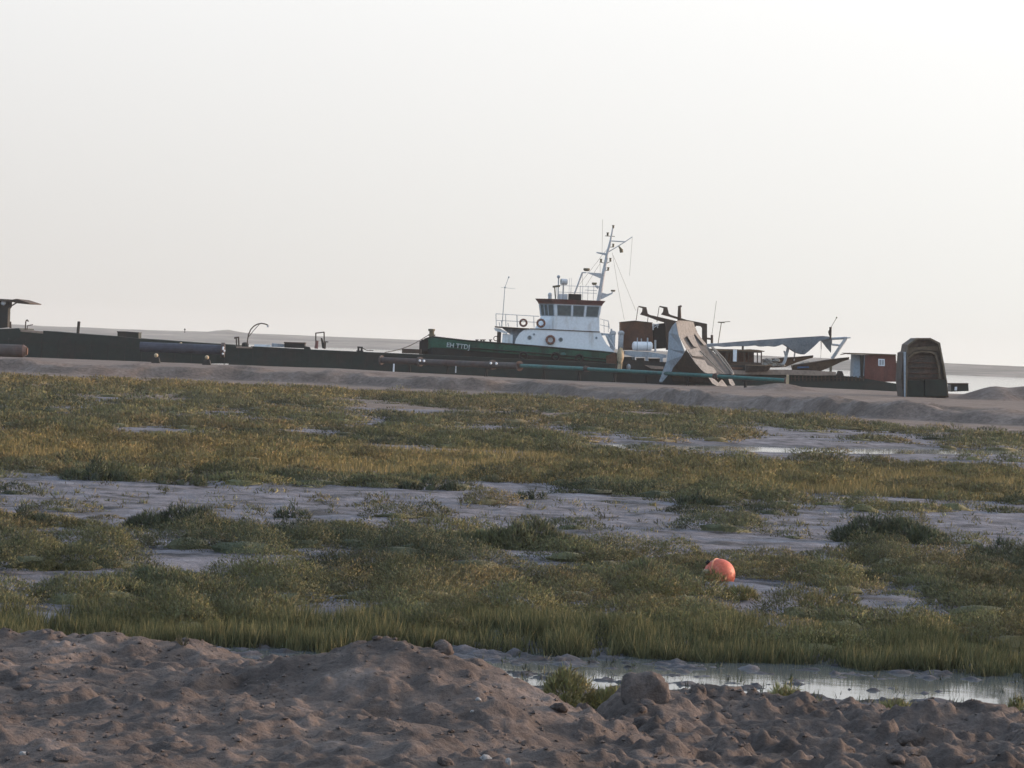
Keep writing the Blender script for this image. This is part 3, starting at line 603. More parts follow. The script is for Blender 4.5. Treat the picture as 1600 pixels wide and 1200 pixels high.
MB().prism([z2(1366, 603), z2(1578, 609), z2(1578, 619), z2(1366, 612)], PY - .08, PY + 1.7).build('lid', M_BROWN, lk)
on(MB().prism([z3(95, 645), z3(150, 655), z3(158, 680), z3(95, 675)], PY, PY + 1), 'dark_box', 'small dark box beside the flat-lidded locker', 'box', M_DARK)
gf = thing('goal_frame', 'tall open rectangular frame standing on the pontoon with a red post', 'frame', base(*z3(255, 670), PY))
b = MB(); b.tube(P(*z3(214, 512), PY), P(*z3(214, 670), PY), .055); b.tube(P(*z3(297, 505), PY), P(*z3(299, 672), PY), .055); b.tube(P(*z3(211, 516), PY), P(*z3(300, 505), PY), .05); b.build('frame', M_BROWN, gf)
MB().tube(P(*z3(226, 590), PY - .2), P(*z3(218, 670), PY - .2), .13, .16).build('red_sleeve', M_RED, gf)
b = MB(); b.prism([z3(262, 560), z3(280, 568), z3(297, 640), z3(292, 668), z3(278, 668)], PY + .5, PY + .7); on(b, 'bent_plate', 'dark bent plate sticking up inside the open frame', 'plate', M_BLACK)
b = MB(); b.tube(P(*z3(312, 600), PY), P(*z3(308, 672), PY), .045); b.tube(P(*z3(298, 600), PY), P(*z3(340, 604), PY), .04); on(b, 'tee_post', 'thin tee-topped post just right of the open frame', 'post', M_BROWN)
b = MB(); c = P(*z3(640, 690), PY); c2_ = P(*z3(672, 692), PY)
b.tube((c.x, PY, c.z), (c.x, PY, c.z + .32), .09); b.tube((c2_.x, PY, c2_.z), (c2_.x, PY, c2_.z + .32), .09); b.tube((c.x - .1, PY, c.z + .3), (c2_.x + .1, PY, c2_.z + .3), .06); b.box((c.x - .15, PY - .3, c.z - .1), (c2_.x + .15, PY + .3, c.z + .02))
on(b, 'bollard_pair', 'pair of squat mooring bollards on the pontoon with a rope on them', 'bollards', M_DARK)
rp_ = MB(); a = P(*z4(185, 665), TM - .8); e = P(*z3(905, 708), PY); prev = a
for i in range(1, 13):
    s_ = i / 12; q = a.lerp(e, s_); q.z -= 0.28 * math.sin(math.pi * s_); rp_.tube(prev, q, 0.04, n=6); prev = q
on(rp_, 'mooring_rope', 'sagging mooring rope running from the tug bow down to the pontoon', 'rope', M_LINE)
rp_ = MB(); a = P(*z3(680, 665), PY); e = P(*z3(725, 688), PY); rp_.path([a, e, P(*z3(790, 690), PY)], 0.04); on(rp_, 'loose_rope', 'short loose rope end trailing from the bollard pair', 'rope', M_LINE)
on(MB().prism([z3(1075, 670), z3(1265, 678), z3(1265, 722), z3(1075, 716)], PY - .4, PY + 1), 'low_hatch', 'low grey-brown hatch box on the pontoon under the tug bow', 'hatch', M_BROWN)

# ---- the big dark barge on the left ------------------------------
B0, B1 = 262.0, 270.0
bg_ = thing('dredger_barge', 'long black dredger barge with a tall cabin end, cut by the left edge', 'barge', base(180, 556, 265, 0.2))
MB().prism([(-60, 513), (0, 514), z1(190, 465), z1(196, 482), z1(280, 490), z1(430, 515), z1(432, 490), z1(760, 518), z1(1165, 546), z1(1390, 570), z2(0, 572), z2(400, 603), z2(880, 632), z2(885, 640), z2(885, 820), (-60, 570)], B0, B1).build('hull', M_DARK2, bg_)
sm = MB()
for px in range(12, 360, 26): sm.pbox(px, 527 + px * .05, px + 1.3, 556 + px * .04, B0 - .06, B0 - .003)
sm.prism([(5, 531), (366, 553), (366, 554.2), (5, 532.2)], B0 - .08, B0 - .004)
sm.build('hull_rib', M_DARK, bg_)
MB().prism([z1(205, 480), z1(430, 498), z1(430, 520), z1(205, 500)], B0 - .12, B0 + 3).build('sandy_deck', M_DECKTAN, bg_)
MB().prism([(-30, 466), (0, 467), z1(100, 190), z1(95, 255), z1(82, 270), z1(75, 455), (-30, 516)], B0 + 1, B0 + 2.2).build('cabin_tower', M_DARK, bg_)
ro = MB(); ro.prism([(-35, 465.5), z1(0, 172), z1(110, 178), z1(135, 188), z1(120, 205), z1(0, 190), (-35, 470)], B0 + .4, B1 - .4); ro.prism([z1(118, 180), z1(165, 172), z1(205, 185), z1(292, 213), z1(292, 221), z1(180, 218), z1(130, 205)], B0 + .6, B1 - .6)
ro.tube(P(*z1(95, 255), B0 + 1), P(*z1(165, 212), B0 + 1), .06); ro.build('roof', M_BROWN, bg_)
c = P(*z1(33, 213), B0 + .9); MB().ball(c, .22).build('lamp', M_WHITE, bg_, smooth=True)
hk = MB(); hk.path([P(*z1(*p), B0 + .5) for p in ((252, 485), (258, 400), (268, 382), (280, 390), (282, 402))], .06); hk.path([P(*z1(*p), B0 + .5) for p in ((270, 485), (275, 440), (330, 430))], .04)
hk.build('hook_davit', M_BROWN, bg_)
on(MB().tube(P(*z1(105, 465), B0 + .3), P(*z1(106, 400), B0 + .3), .1, .06), 'stub_post', 'short dark stub post at the foot of the cabin tower', 'post', M_BROWN)
on(MB().tube(P(*z1(778, 525), 264), P(*z1(790, 398), 264), .13, n=10), 'vent_pipe', 'lone upright black pipe standing on the barge deck', 'pipe', M_BLACK)
cr = thing('winch_box', 'dark box with rimmed top on the long black barge', 'box', base(*z1(1275, 556), 264))
MB().prism([z1(1175, 505), z1(1385, 512), z1(1385, 572), z1(1175, 556)], 264, 266).build('body', M_DARK2, cr); MB().prism([z1(1168, 496), z1(1250, 498), z1(1390, 508), z1(1390, 515), z1(1168, 507)], 263.9, 266.1).build('lid', M_DARK, cr)
# dredge pipe on the ground in front of the barge
dp = thing('dredge_pipe', 'thick dull blue dredge pipe ending in a flange in front of the black barge', 'pipe', base(290, 552, 250))
MB().tube(P(*z1(1400, 652), 250), P(*z2(745, 683), 250), 0.42, n=16).build('barrel', M_BLUEPIPE, dp, smooth=False)
MB().tube(P(*z2(740, 683), 250), P(*z2(775, 685), 250), 0.62, n=16).build('flange', M_PIPE, dp)
fb = MB()
for q in ((758, 675), (772, 692), (757, 722), (760, 660)): fb.ball(P(*z2(*q), 249.3), 0.085)
fb.build('bolt', M_WHITE, dp)
lg = thing('rusty_cylinder', 'fat rusty cylinder lying on its side below the cabin tower, at the left edge', 'cylinder', base(10, 557, 240))
MB().tube(P(-40, 546.0, 240), P(36, 548.5, 240), 0.52, n=20).tube(P(36, 548.5, 240), P(41, 548.8, 240), 0.52, 0.38, n=20).build('drum', M_PIPE, lg)
MB().tube(P(38, 548.6, 240), P(43, 548.8, 240), 0.30, n=14).build('end_plate', M_RUST, lg)
# buoyed anchors on the earth: dark block with a pale ball
for (q, lab) in ((z1(1562, 770), 'dark sinker with pale ball on top, left of two before the black barge'), (z2(597, 800), 'dark sinker with pale ball on top, right of two before the black barge')):
    p_ = P(*q, 236); p_.y = 243; zb = float(terr_h(np.array([p_.x]), np.array([236.0]))[0]) + .12
    s_ = thing('mooring_sinker', lab, 'mooring block', (p_.x, 236, zb - 0.25), 'mooring sinkers before the barge')
    MB().hexa([(p_.x - .38, 235.6, zb - .25), (p_.x + .38, 235.6, zb - .25), (p_.x + .38, 236.4, zb - .25), (p_.x - .38, 236.4, zb - .25)], [(p_.x - .22, 235.75, zb + .32), (p_.x + .22, 235.75, zb + .32), (p_.x + .22, 236.2, zb + .32), (p_.x - .22, 236.2, zb + .32)]).build('block', M_BLACK, s_)
    MB().ball((p_.x, 235.9, zb + .48), 0.17, n=12, m=8).build('float', M_BEIGE, s_, smooth=True)
for q, lab in ((z2(337, 620), 'small pale float lying higher of two on the barge side'), (z2(358, 645), 'small pale float lying lower of two on the barge side')):
    on(MB().ball(P(*q, 261.7), 0.13), 'net_float', lab, 'float', M_BEIGE)

# ---- pipeline running along the embankment -----------------------
def pipe_sec(a, b, Y0, Y1, r, mt, label, bolts=True):
    p, q = P(*a, Y0), P(*b, Y1); d = (q - p).normalized()
    t = thing('pipeline_section', label, 'pipe', (p.lerp(q, .5).x, p.lerp(q, .5).y, min(p.z, q.z) - 0.6), 'pipeline along the embankment')
    MB().tube(p, q, r, n=14).build('barrel', mt, t)
    for e, s in ((p, 1), (q, -1)): MB().tube(e, e + d * s * 0.12, r * 1.55, n=14).build('flange', M_PIPE, t)
    return t
pipe_sec((595, 562.5), (655, 565.2), 250, 248, 0.26, M_PIPE, 'brown pipeline length furthest left, starting beside the white peg')
pipe_sec((656, 565.2), (769, 570.3), 248, 242, 0.26, M_PIPE, 'brown pipeline length below the tug lettering')
pipe_sec((770, 570.3), (812, 571.8), 242, 239, 0.26, M_PIPE, 'short brown pipeline length joining the teal pipe')
pipe_sec((813, 571.4), (916, 576.3), 239, 230, 0.155, M_TEAL, 'teal pipeline length under the white deck house')
pipe_sec((918, 576.5), (1118, 587.8), 230, 214, 0.14, M_TEAL, 'long teal pipeline length crossing in front of the leaning hull')
pipe_sec((1119, 587.9), (1229, 594.5), 214, 212, 0.135, M_TEAL, 'teal pipeline length ending at the pale post')
wb = MB()
for (px, py) in ((656, 563.5), (662.5, 564), (767, 567.5), (775.5, 568)):
    p_ = P(px, py, 245 - (px - 656) * .05); on(MB().ball(p_, 0.10), 'pale_float', f'pale float on the brown pipeline, {"left" if px < 700 else "right"} pair, {"left" if px in (656, 767) else "right"} one', 'float', M_WHITE)
for px, py, Y in ((640, 566, 249), (700, 568, 246), (760, 571, 243), (850, 574, 236), (905, 577, 231), (960, 580, 226), (1010, 583, 222), (1075, 586, 217), (1165, 591.5, 213)):
    c = P(px, py, Y); t = thing('pipe_trestle', 'dark steel trestle holding the pipeline off the earth', 'trestle', (c.x, Y, c.z - 1.0), 'pipeline trestles')
    MB().tube((c.x - .12, Y, c.z - 1.2), (c.x, Y, c.z - .1), .05).tube((c.x + .12, Y, c.z - 1.2), (c.x, Y, c.z - .1), .05).build('leg', M_BLACK, t); MB().box((c.x - .3, Y - .3, c.z - .22), (c.x + .3, Y + .3, c.z - .15)).build('saddle', M_BLACK, t)
for q0, q1, Y, r, lab, mt in ((z8(838, 745), z8(840, 830), 211, 0.105, 'pale square post standing at the right end of the teal pipe', M_BEIGE), (z3(995, 825), z3(992, 880), 248, .07, 'short white peg in the earth below the mooring rope', M_WHITE), (z4(463, 975), z4(460, 1015), 238, .05, 'thin grey peg in the earth below the brown pipe', M_MET)):
    a, b2 = P(*q0, Y), P(*q1, Y); MBx = MB(); MBx.hexa([(a.x - r, Y - r, b2.z - .2), (a.x + r, Y - r, b2.z - .2), (a.x + r, Y + r, b2.z - .2), (a.x - r, Y + r, b2.z - .2)], [(a.x - r * .8, Y - r, a.z), (a.x + r * .8, Y - r, a.z), (a.x + r * .8, Y + r, a.z + .03), (a.x - r * .8, Y + r, a.z + .03)])
    on(MBx, 'marker_post', lab, 'post', mt)

# ---- rusty workboat with tank and gantry -------------------------
W0, W1 = 264.0, 270.0
wk = thing('workboat', 'rusty brown workboat with pale deck frame, white tank and tall steel gantry', 'workboat', base(1020, 580, 266, 0.1))
MB().prism([(958, 560), (1040, 566), (1130, 572), (1150, 574), (1150, 618), (958, 608)], W0, W1).build('hull', M_DARK, wk)
cb = MB().prism([z7(195, 345), z7(250, 333), z7(330, 330), z7(505, 350), z7(510, 420), z7(520, 600), z7(420, 620), z7(195, 620)], W0 + 1.5, W1).build('cabin', M_RUST, wk)
MB().prism([z7(192, 338), z7(330, 325), z7(512, 345), z7(512, 352), z7(330, 333), z7(192, 347)], W0 + 1.4, W1 + .1).build('cabin_roof', M_BROWN, wk)
MB().prism([z7(515, 380), z7(580, 355), z7(700, 345), z7(700, 600), z7(520, 610)], W0 + 2.2, W1).build('machinery_house', M_DARK, wk)
tk = MB(); a = P(*z7(325, 580), W0 + .6); b_ = P(*z7(490, 583), W0 + .6); tk.tube(a, b_, 0.40, n=18); tk.ball(a, .40, (.5, 1, 1), n=14); tk.ball(b_, .40, (.5, 1, 1), n=14)
tko = tk.build('tank', M_WHITE, wk); sb = MB()
for zx in (355, 455): c = P(*z7(zx, 581), W0 + .6); sb.tube((c.x - .03, c.y, c.z), (c.x + .03, c.y, c.z), .415, n=18); sb.tube((c.x, c.y, c.z + .35), (c.x, c.y, c.z + .75), .05)
sb.build('tank_strap', M_GREY, tko)
fr = MB(); fr.prism([z7(235, 628), z7(320, 632), z7(480, 640), z7(650, 668), z7(650, 700), z7(335, 690), z7(300, 680), z7(235, 665)], W0, W0 + 2.5)
for zx in (322, 452, 600): fr.prism([z7(zx - 14, 690), z7(zx + 14, 690), z7(zx + 12, 780), z7(zx - 12, 780)], W0 + .02, W0 + .5)
fr.prism([z7(300, 685), z7(325, 690), z7(345, 790), z7(325, 790)], W0 + .02, W0 + .4); fr.build('deck_frame', M_GREY, wk)
MB().prism([z7(430, 770), z7(620, 785), z7(620, 812), z7(500, 808)], W0 - .3, W0 + 1).build('deck_mat', M_DECKTAN, wk)
pp = MB()
for zx, z0_, z_1, r in ((398, 505, 540, .05), (462, 500, 545, .05), (537, 520, 640, .09), (515, 360, 420, .06), (560, 360, 400, .05)): pp.tube(P(*z7(zx, z0_), W0 + .9), P(*z7(zx, z_1), W0 + .9), r)
pp.tube(P(*z7(510, 360), W0 + 1), P(*z7(575, 370), W0 + 1), .05); pp.tube(P(*z7(515, 400), W0 + 1), P(*z7(570, 365), W0 + 1), .04); pp.build('deck_pipe', M_MET, wk)
cl = MB(); cl.ball(P(*z7(270, 790), W0 - .2), .28, (.7, .7, 1)); cl.build('canister', M_GREY, wk)
dk = MB(); dk.prism([z7(225, 690), z7(300, 690), z7(330, 810), z7(200, 810)], W0 + .4, W0 + 1.5); dk.prism([z7(350, 700), z7(430, 700), z7(420, 800), z7(360, 800)], W0 + .6, W0 + 1.6); dk.prism([z7(470, 705), z7(585, 705), z7(575, 770), z7(480, 770)], W0 + .8, W0 + 1.6); dk.build('engine_block', M_DARK, wk)
for dx, end in ((0, [(770, 335), (655, 352), (560, 325), (470, 290)]), (210, [(850, 318), (1055, 358), (1055, 368), (760, 312), (680, 288)])):
    hkp = [z7(370 + dx, 178), z7(448 + dx, 192), z7(462 + dx, 255), z7(480 + dx, 268)] + [z7(*e) for e in end] + [z7(385 + dx, 265), z7(405 + dx, 238), z7(410 + dx, 202), z7(370 + dx, 190)]
    MB().prism(hkp, W0 + (0.5 if dx else 3.5), W0 + (0.9 if dx else 3.9)).build('hooked_arm', M_BROWN, wk)
gt = MB(); gt.prism([z7(760, 305), z7(860, 325), z7(1055, 366), z7(1055, 560), z7(1040, 560), z7(1005, 505), z7(1005, 400), z7(990, 382), z7(950, 378), z7(930, 395), z7(935, 440), z7(760, 400)], W0 + .5, W0 + .8)
gt.prism([z7(640, 325), z7(770, 330), z7(770, 620), z7(660, 620)], W0 + .6, W0 + 3.5); gt.build('gantry_frame', M_BROWN, wk)
b = MB(); b.tube(P(*z7(778, 305), W0 + .6), P(*z7(778, 185), W0 + .6), .17, .13); b.tube(P(*z7(766, 190), W0 + .6), P(*z7(800, 180), W0 + .6), .09); b.build('derrick_post', M_BROWN, wk)
b = MB()
for a, c in (((365, 190), (345, 325)), ((575, 190), (553, 340)), ((465, 290), (458, 345)), ((1055, 505), (1095, 510))): b.tube(P(*z7(*a), W0 + .7), P(*z7(*c), W0 + .7), .03 if a[0] < 1000 else .09)
b.build('guy_wire', M_BROWN, wk)
b = MB(); b.tube(P(*z7(1103, 470), W0 + 1), P(*z7(1103, 570), W0 + 1), .11); b.build('stub_pipe', M_BROWN, wk)
MB().tube(P(*z7(1103, 470), W0 + 1), P(*z7(1148, 130), W0 + 1), .018).build('whip_antenna', M_LINE, wk)
aa = thing('tee_antenna', 'thin T-shaped antenna rising above the grey tarpaulin', 'antenna', base(*z7(1165, 550), 262))
MB().tube(P(*z7(1165, 555), 262), P(*z7(1198, 345), 262), .035).build('pole', M_OLIVE, aa); MB().tube(P(*z7(1160, 345), 262), P(*z7(1285, 335), 262), .03).tube(P(*z7(1165, 342), 262), P(*z7(1230, 345), 262), .05).build('crossbar', M_OLIVE, aa)

# ---- leaning hull section ----------------------------------------
L0 = 217.5
lh = thing('leaning_hull_section', 'tall cut-off hull section propped on end, grey outside with pale torn inner plates', 'hull wreck', base(1090, 602, 219, 0.9))
def q3(x, y): return (1030 + x / 10.0, 490 + y / 10.0)
def skin(poly, Yf, t=0.14, depth=None):
    # polygon in photo pixels with a depth for every corner; gets a thickness along its own normal
    vs = [P(*q3(x, y), Yv) for (x, y), Yv in zip(poly, Yf)]
    nrm = Vector((0, 0, 0))
    for i in range(len(vs)): nrm += (vs[i] - vs[0]).cross(vs[(i + 1) % len(vs)] - vs[0])
    nrm.normalize()
    if nrm.y > 0: nrm = -nrm
    return [v for v in vs], [v - nrm * t for v in vs]
# the fold (nearest edge) runs from the top (260,130) down to (780,1010)
EDGE = [(265, 130, 217.6), (300, 330, 217.2), (420, 560, 216.8), (560, 760, 216.5), (700, 930, 216.3), (860, 1120, 216.1)]
LEFT = [(205, 190, 218.6), (150, 300, 219.3), (140, 550, 219.5), (115, 750, 219.7), (60, 880, 219.9), (0, 1060, 220.2)]
def shell(A, B, mt, name, t=0.12, lab=None):
    m_ = MB(); va = [P(*q3(a[0], a[1]), a[2]) for a in A]; vb = [P(*q3(b[0], b[1]), b[2]) for b in B]
    n = len(va); d = Vector((0, t, 0)); vs = va + vb + [v + d for v in va] + [v + d for v in vb]; fs = []
    for i in range(n - 1):
        fs += [(i, i + 1, n + i + 1, n + i), (2 * n + i, 3 * n + i, 3 * n + i + 1, 2 * n + i + 1), (i, 2 * n + i, 2 * n + i + 1, i + 1), (n + i, n + i + 1, 3 * n + i + 1, 3 * n + i)]
    fs += [(0, n, 3 * n, 2 * n), (n - 1, 3 * n - 1, 4 * n - 1, 2 * n - 1)]
    return m_.add(vs, fs).build(name, mt, lh, **({'label': lab} if lab else {}))
shell(LEFT[:3] + [(115, 750, 219.7), (200, 900, 219.4)], [EDGE[0], EDGE[1], (400, 590, 216.9), (400, 640, 217.2), (225, 850, 219.2)], M_GREY, 'side_plate')
shell([(400, 600, 216.95), (345, 690, 217.6), (215, 850, 219.2), (140, 1050, 219.9)], [(420, 560, 216.8), (560, 770, 216.5), (700, 930, 216.3), (800, 1080, 216.2)], M_BROWN, 'lower_side_plate', lab='dark rust-brown lower plate')
shell([(115, 750, 219.75), (60, 890, 219.95), (0, 1060, 220.3)], [(240, 800, 219.45), (205, 900, 219.5), (50, 1065, 220.1)], M_GREY, 'foot_plate')
# right face: spine plate, torn strip, dark recess, outer flange
def band(poly, name, mt, off=0.0, t=0.10, lab=None):
    m_ = MB(); vs = []
    for x, y in poly:
        # the right-hand face recedes to the back right from the fold line
        ex = np.interp(y, [130, 330, 560, 760, 930, 1120], [265, 300, 420, 560, 700, 860]); ey = np.interp(y, [130, 1120], [217.6, 216.1])
        vs.append(P(*q3(x, y), ey + (x - ex) / 100 * 0.62 + off))
    d = Vector((0.05, t, 0)); m_.hexa(vs, [v + d for v in vs]); return m_.build(name, mt, lh, **({'label': lab} if lab else {}))
M_INNER = mat('dark_inner_plate', (0.095, 0.096, 0.100), (0.05, 0.046, 0.044), rough=.85, scale=1.5, amt=.5, streak=True)  # dark grey for the plate set back behind the pale strips
def spans(rows, name, mt, off=0.0, lab=None, t=0.08):
    # rows of (left point, right point) down the plate: one ribbon of quads with thickness
    m_ = MB(); vs = []
    for (a, b) in rows:
        for (x, y) in (a, b):
            ex = np.interp(y, [130, 330, 560, 760, 930, 1120], [265, 300, 420, 560, 700, 860]); ey = np.interp(y, [130, 1120], [217.6, 216.1]); vs.append(P(*q3(x, y), ey + (x - ex) / 100 * 0.62 + off))
    n = len(rows); d = Vector((0.05, t, 0)); N = len(vs); fs = []
    for i in range(n - 1): a = 2 * i; fs += [(a, a + 1, a + 3, a + 2), (N + a, N + a + 2, N + a + 3, N + a + 1), (a, a + 2, N + a + 2, N + a), (a + 1, N + a + 1, N + a + 3, a + 3)]
    fs += [(0, N, N + 1, 1), (2 * n - 2, 2 * n - 1, N + 2 * n - 1, N + 2 * n - 2)]
    m_.add(vs + [v + d for v in vs], fs); return m_.build(name, mt, lh, **({'label': lab} if lab else {}))
spans([((268, 135), (520, 130)), ((296, 300), (590, 300)), ((330, 400), (700, 470)), ((450, 590), (860, 620)), ((560, 765), (1010, 780)), ((700, 930), (1140, 950))], 'inner_plate', M_INNER, off=0.28, lab='dark grey inner plate between the pale strips')
spans([((262, 138), (300, 106)), ((268, 180), (420, 112)), ((276, 230), (525, 128)), ((290, 290), (562, 262)), ((304, 335), (540, 335)), ((365, 392), (432, 345))], 'head_plate', M_TAN)
spans([((300, 330), (365, 385)), ((360, 450), (420, 480)), ((425, 570), (482, 560))], 'edge_plate', M_TAN)
spans([((432, 340), (530, 332)), ((490, 440), (575, 440)), ((540, 515), (612, 520))], 'middle_strip', M_TAN)
spans([((448, 575), (615, 520)), ((470, 610), (655, 600)), ((515, 660), (680, 650)), ((560, 668), (662, 672))], 'lower_plate', M_TAN)
spans([((520, 690), (560, 705)), ((560, 760), (700, 725)), ((610, 820), (745, 800)), ((660, 880), (835, 840)), ((722, 925), (890, 915)), ((760, 935), (862, 935))], 'torn_strip', M_TAN)
spans([((545, 300), (575, 280)), ((620, 400), (655, 390)), ((700, 490), (735, 482))], 'right_strip', M_TAN)
rb_ = MB()
def P3b(x, y, off=0.0):
    ex = np.interp(y, [130, 330, 560, 760, 930, 1120], [265, 300, 420, 560, 700, 860]); ey = np.interp(y, [130, 1120], [217.6, 216.1])
    return P(*q3(x, y), ey + (x - ex) / 100 * 0.62 + off)
rb_.path([P3b(820, 515, -.1), P3b(985, 735, -.1), P3b(1150, 950, -.1)], .07); rb_.path([P3b(830, 515), P3b(1010, 700), P3b(1120, 860), P3b(1160, 940), P3b(1140, 950)], .06); rb_.path([P3b(640, 580, -.1), P3b(860, 800, -.1), P3b(1000, 930, -.1)], .04)
rb_.build('rib', M_TAN, lh)
band([(825, 520), (900, 590), (1020, 700), (1110, 850), (1150, 940), (1000, 740)], 'outer_recess', M_DARK, off=0.45)
band([(770, 1000), (840, 1010), (920, 1085), (975, 1030), (1060, 1140), (900, 1130), (830, 1090)], 'foot_strip', M_TAN)
band([(1080, 1015), (1130, 1020), (1180, 1115), (1140, 1130), (1100, 1090)], 'foot_strip', M_TAN)
MB().prism([q3(60, 1060), q3(230, 860), q3(500, 800), (1145, 585), (1147, 602), (1035, 599)], 219.5, 224).build('core', M_DARK, lh)

# ---- cabin boat, rowing hull, tarpaulin boom ---------------------
C0 = 258.0
cbn = thing('cabin_boat', 'old brown cabin boat with a row of open windows beside the leaning hull', 'boat', base(1160, 582, C0 + 1, 0.5))
MB().prism([z8(100, 640), z8(250, 650), z8(420, 640), z8(420, 720), z8(100, 720)], C0, C0 + 3).build('hull', M_DARK, cbn)
MB().prism([z8(60, 478), z8(300, 484), z8(400, 488), z8(460, 484), z8(540, 490), z8(610, 502), z8(600, 510), z8(480, 506), z8(60, 500)], C0 - .2, C0 + 3.2).build('roof', M_WOOD, cbn)
wl = MB(); wl.prism([z8(120, 500), z8(575, 508), z8(575, 520), z8(120, 515)], C0, C0 + 3); wl.prism([z8(120, 600), z8(575, 620), z8(580, 645), z8(120, 645)], C0, C0 + 3)
for zx in (130, 165, 225, 265, 340, 400, 440, 490, 530, 570):
    wl.prism([z8(zx, 505), z8(zx + 10, 505), z8(zx + 10, 625), z8(zx, 625)], C0 + .01, C0 + .2); 
    if zx > 480: wl.prism([z8(zx, 505), z8(zx + 9, 505), z8(zx + 9, 625), z8(zx, 625)], C0 + 2.7, C0 + 2.95)
wl.build('cabin_wall', M_BROWN, cbn)
MB().prism([z8(125, 512), z8(490, 515), z8(490, 620), z8(125, 612)], C0 + 1.8, C0 + 2.0).build('rear_wall', M_RUST, cbn)
MB().prism([z8(292, 488), z8(330, 490), z8(326, 608), z8(290, 606)], C0 - .25, C0 - .1).build('white_panel', M_WHITE, cbn)
MB().pbox(*z8(380, 452), *z8(398, 490), C0 + .5, C0 + .8).build('chimney', M_BROWN, cbn)
MB().prism([z8(240, 655), z8(390, 668), z8(385, 682), z8(320, 690), z8(240, 680)], C0 - .3, C0 + .5).build('side_board', M_RUST, cbn)
rw = thing('rowing_boat', 'small dark wooden rowing hull resting in front of the cabin boat', 'rowing boat', base(1184, 582, 256, 0.9))
h_ = MB(); rows = []
for s_, w_ in ((0, .35), (.15, .8), (.45, 1), (.75, .8), (.92, .4), (1, .06)):
    top = P(1165 + 41 * s_, 570.5 + 1.2 * s_ - (1.2 if s_ > .9 else 0), 256.5); bz = P(1168 + 34 * s_, 581.5 - (4 if s_ > .95 else 1.5 * s_), 256.5).z
    rows.append([(top.x, 256.5 - .8 * w_, top.z), (top.x, 256.5 + .8 * w_, top.z), (top.x - .2 * s_, 256.5 + .35 * w_, bz), (top.x - .2 * s_, 256.5 - .35 * w_, bz)])
vs = [v for r in rows for v in r]; n = len(rows); fs = [(0, 1, 2, 3), tuple(4 * (n - 1) + i for i in (3, 2, 1, 0))]
for i in range(n - 1):
    for j in (1, 2, 3): fs.append((4 * i + j, 4 * i + (j + 1) % 4, 4 * (i + 1) + (j + 1) % 4, 4 * (i + 1) + j))
h_.add(vs, fs); h_.build('hull', M_BROWN, rw)
gw = MB(); [gw.path([rows[i][k] for i in range(n)], .045) for k in (0, 1)]; gw.build('gunwale', M_WOOD, rw)

tb_ = thing('tarpaulin_boom', 'long raised boom draped with a grey tarpaulin, on a pale V-shaped frame', 'boom', base(1240, 580, 261))
TB = 261.0
top_ = [(0, 432), (150, 424), (400, 403), (700, 382), (900, 368), (1190, 351), (1250, 358)]
low1 = [(1250, 372), (1170, 398), (1145, 405), (1100, 450), (1040, 505), (990, 540), (920, 522), (870, 490), (815, 450), (780, 432), (740, 450), (700, 460), (640, 452), (560, 460), (520, 446), (420, 455), (300, 455), (200, 462), (130, 452), (0, 470)]
# the cloth is a ridge tent shape: one flank to the camera, one behind
def cloth(top, low, Yr, spread, mt, name, par, t=0.05):
    # resample both edges at common x so that the flank can bulge and fold
    xs = np.linspace(0, 1250, 60); ty = np.interp(xs, [p[0] for p in top], [p[1] for p in top]); lowS = sorted(low); ly = np.interp(xs, [p[0] for p in lowS], [p[1] for p in lowS])
    m_ = MB()
    for sgn in (-1, 1):
        vs = []
        for i, x in enumerate(xs):
            for k in range(5):
                f_ = k / 4; y = ty[i] + (ly[i] - ty[i]) * f_
                Yv = Yr + sgn * (f_ ** .8 * spread + 0.12 * math.sin(i * 1.1) * f_)
                q = P(*z8(x, y), Yr); vs.append((q.x, Yv, q.z))
        b2 = [(a, b + 0.04 * -sgn, c - .0) for a, b, c in vs]; n_ = len(vs); fs = []
        for i in range(59):
            for k in range(4): 
                a = i * 5 + k; fs += [(a, a + 5, a + 6, a + 1), (n_ + a, n_ + a + 1, n_ + a + 6, n_ + a + 5)]
        m_.add(vs + b2, fs)
    return m_.build(name, mt, par, smooth=True)
cloth(top_, low1, TB, 0.7, M_TARP, 'tarpaulin', tb_)
MB().prism([z8(1168, 395), z8(1278, 378), z8(1272, 460), z8(1270, 520), z8(1225, 470)], TB - .5, TB - .42).build('hanging_corner', M_TARP, tb_)
MB().tube(P(*z8(60, 440), TB), P(*z8(1430, 372), TB), .11).tube(P(*z8(1420, 372), TB), P(*z8(1465, 369), TB), .05).build('ridge_beam', M_GREY, tb_)
vv = MB(); vv.tube(P(*z8(1418, 380), TB), P(*z8(1280, 580), TB), .15); vv.tube(P(*z8(1278, 437), TB), P(*z8(1372, 447), TB), .09); vv.tube(P(*z8(1278, 380), TB), P(*z8(1278, 440), TB), .05); vv.build('raking_leg', M_MET, tb_)
vv = MB(); vv.prism([z8(838, 430), z8(866, 430), z8(850, 500), z8(825, 600), z8(808, 635), z8(775, 640), z8(800, 590)], TB - .15, TB + .15); vv.prism([z8(795, 500), z8(810, 500), z8(830, 560), z8(815, 575)], TB - .1, TB + .1); vv.build('front_leg', M_MET, tb_)
vv = MB(); vv.tube(P(*z8(915, 460), TB + 1), P(*z8(900, 600), TB + 1), .07); vv.tube(P(*z8(1172, 400), TB), P(*z8(1172, 480), TB), .04); vv.tube(P(*z8(1172, 480), TB), P(*z8(1165, 600), TB), .018); vv.build('stay_rod', M_MET, tb_)
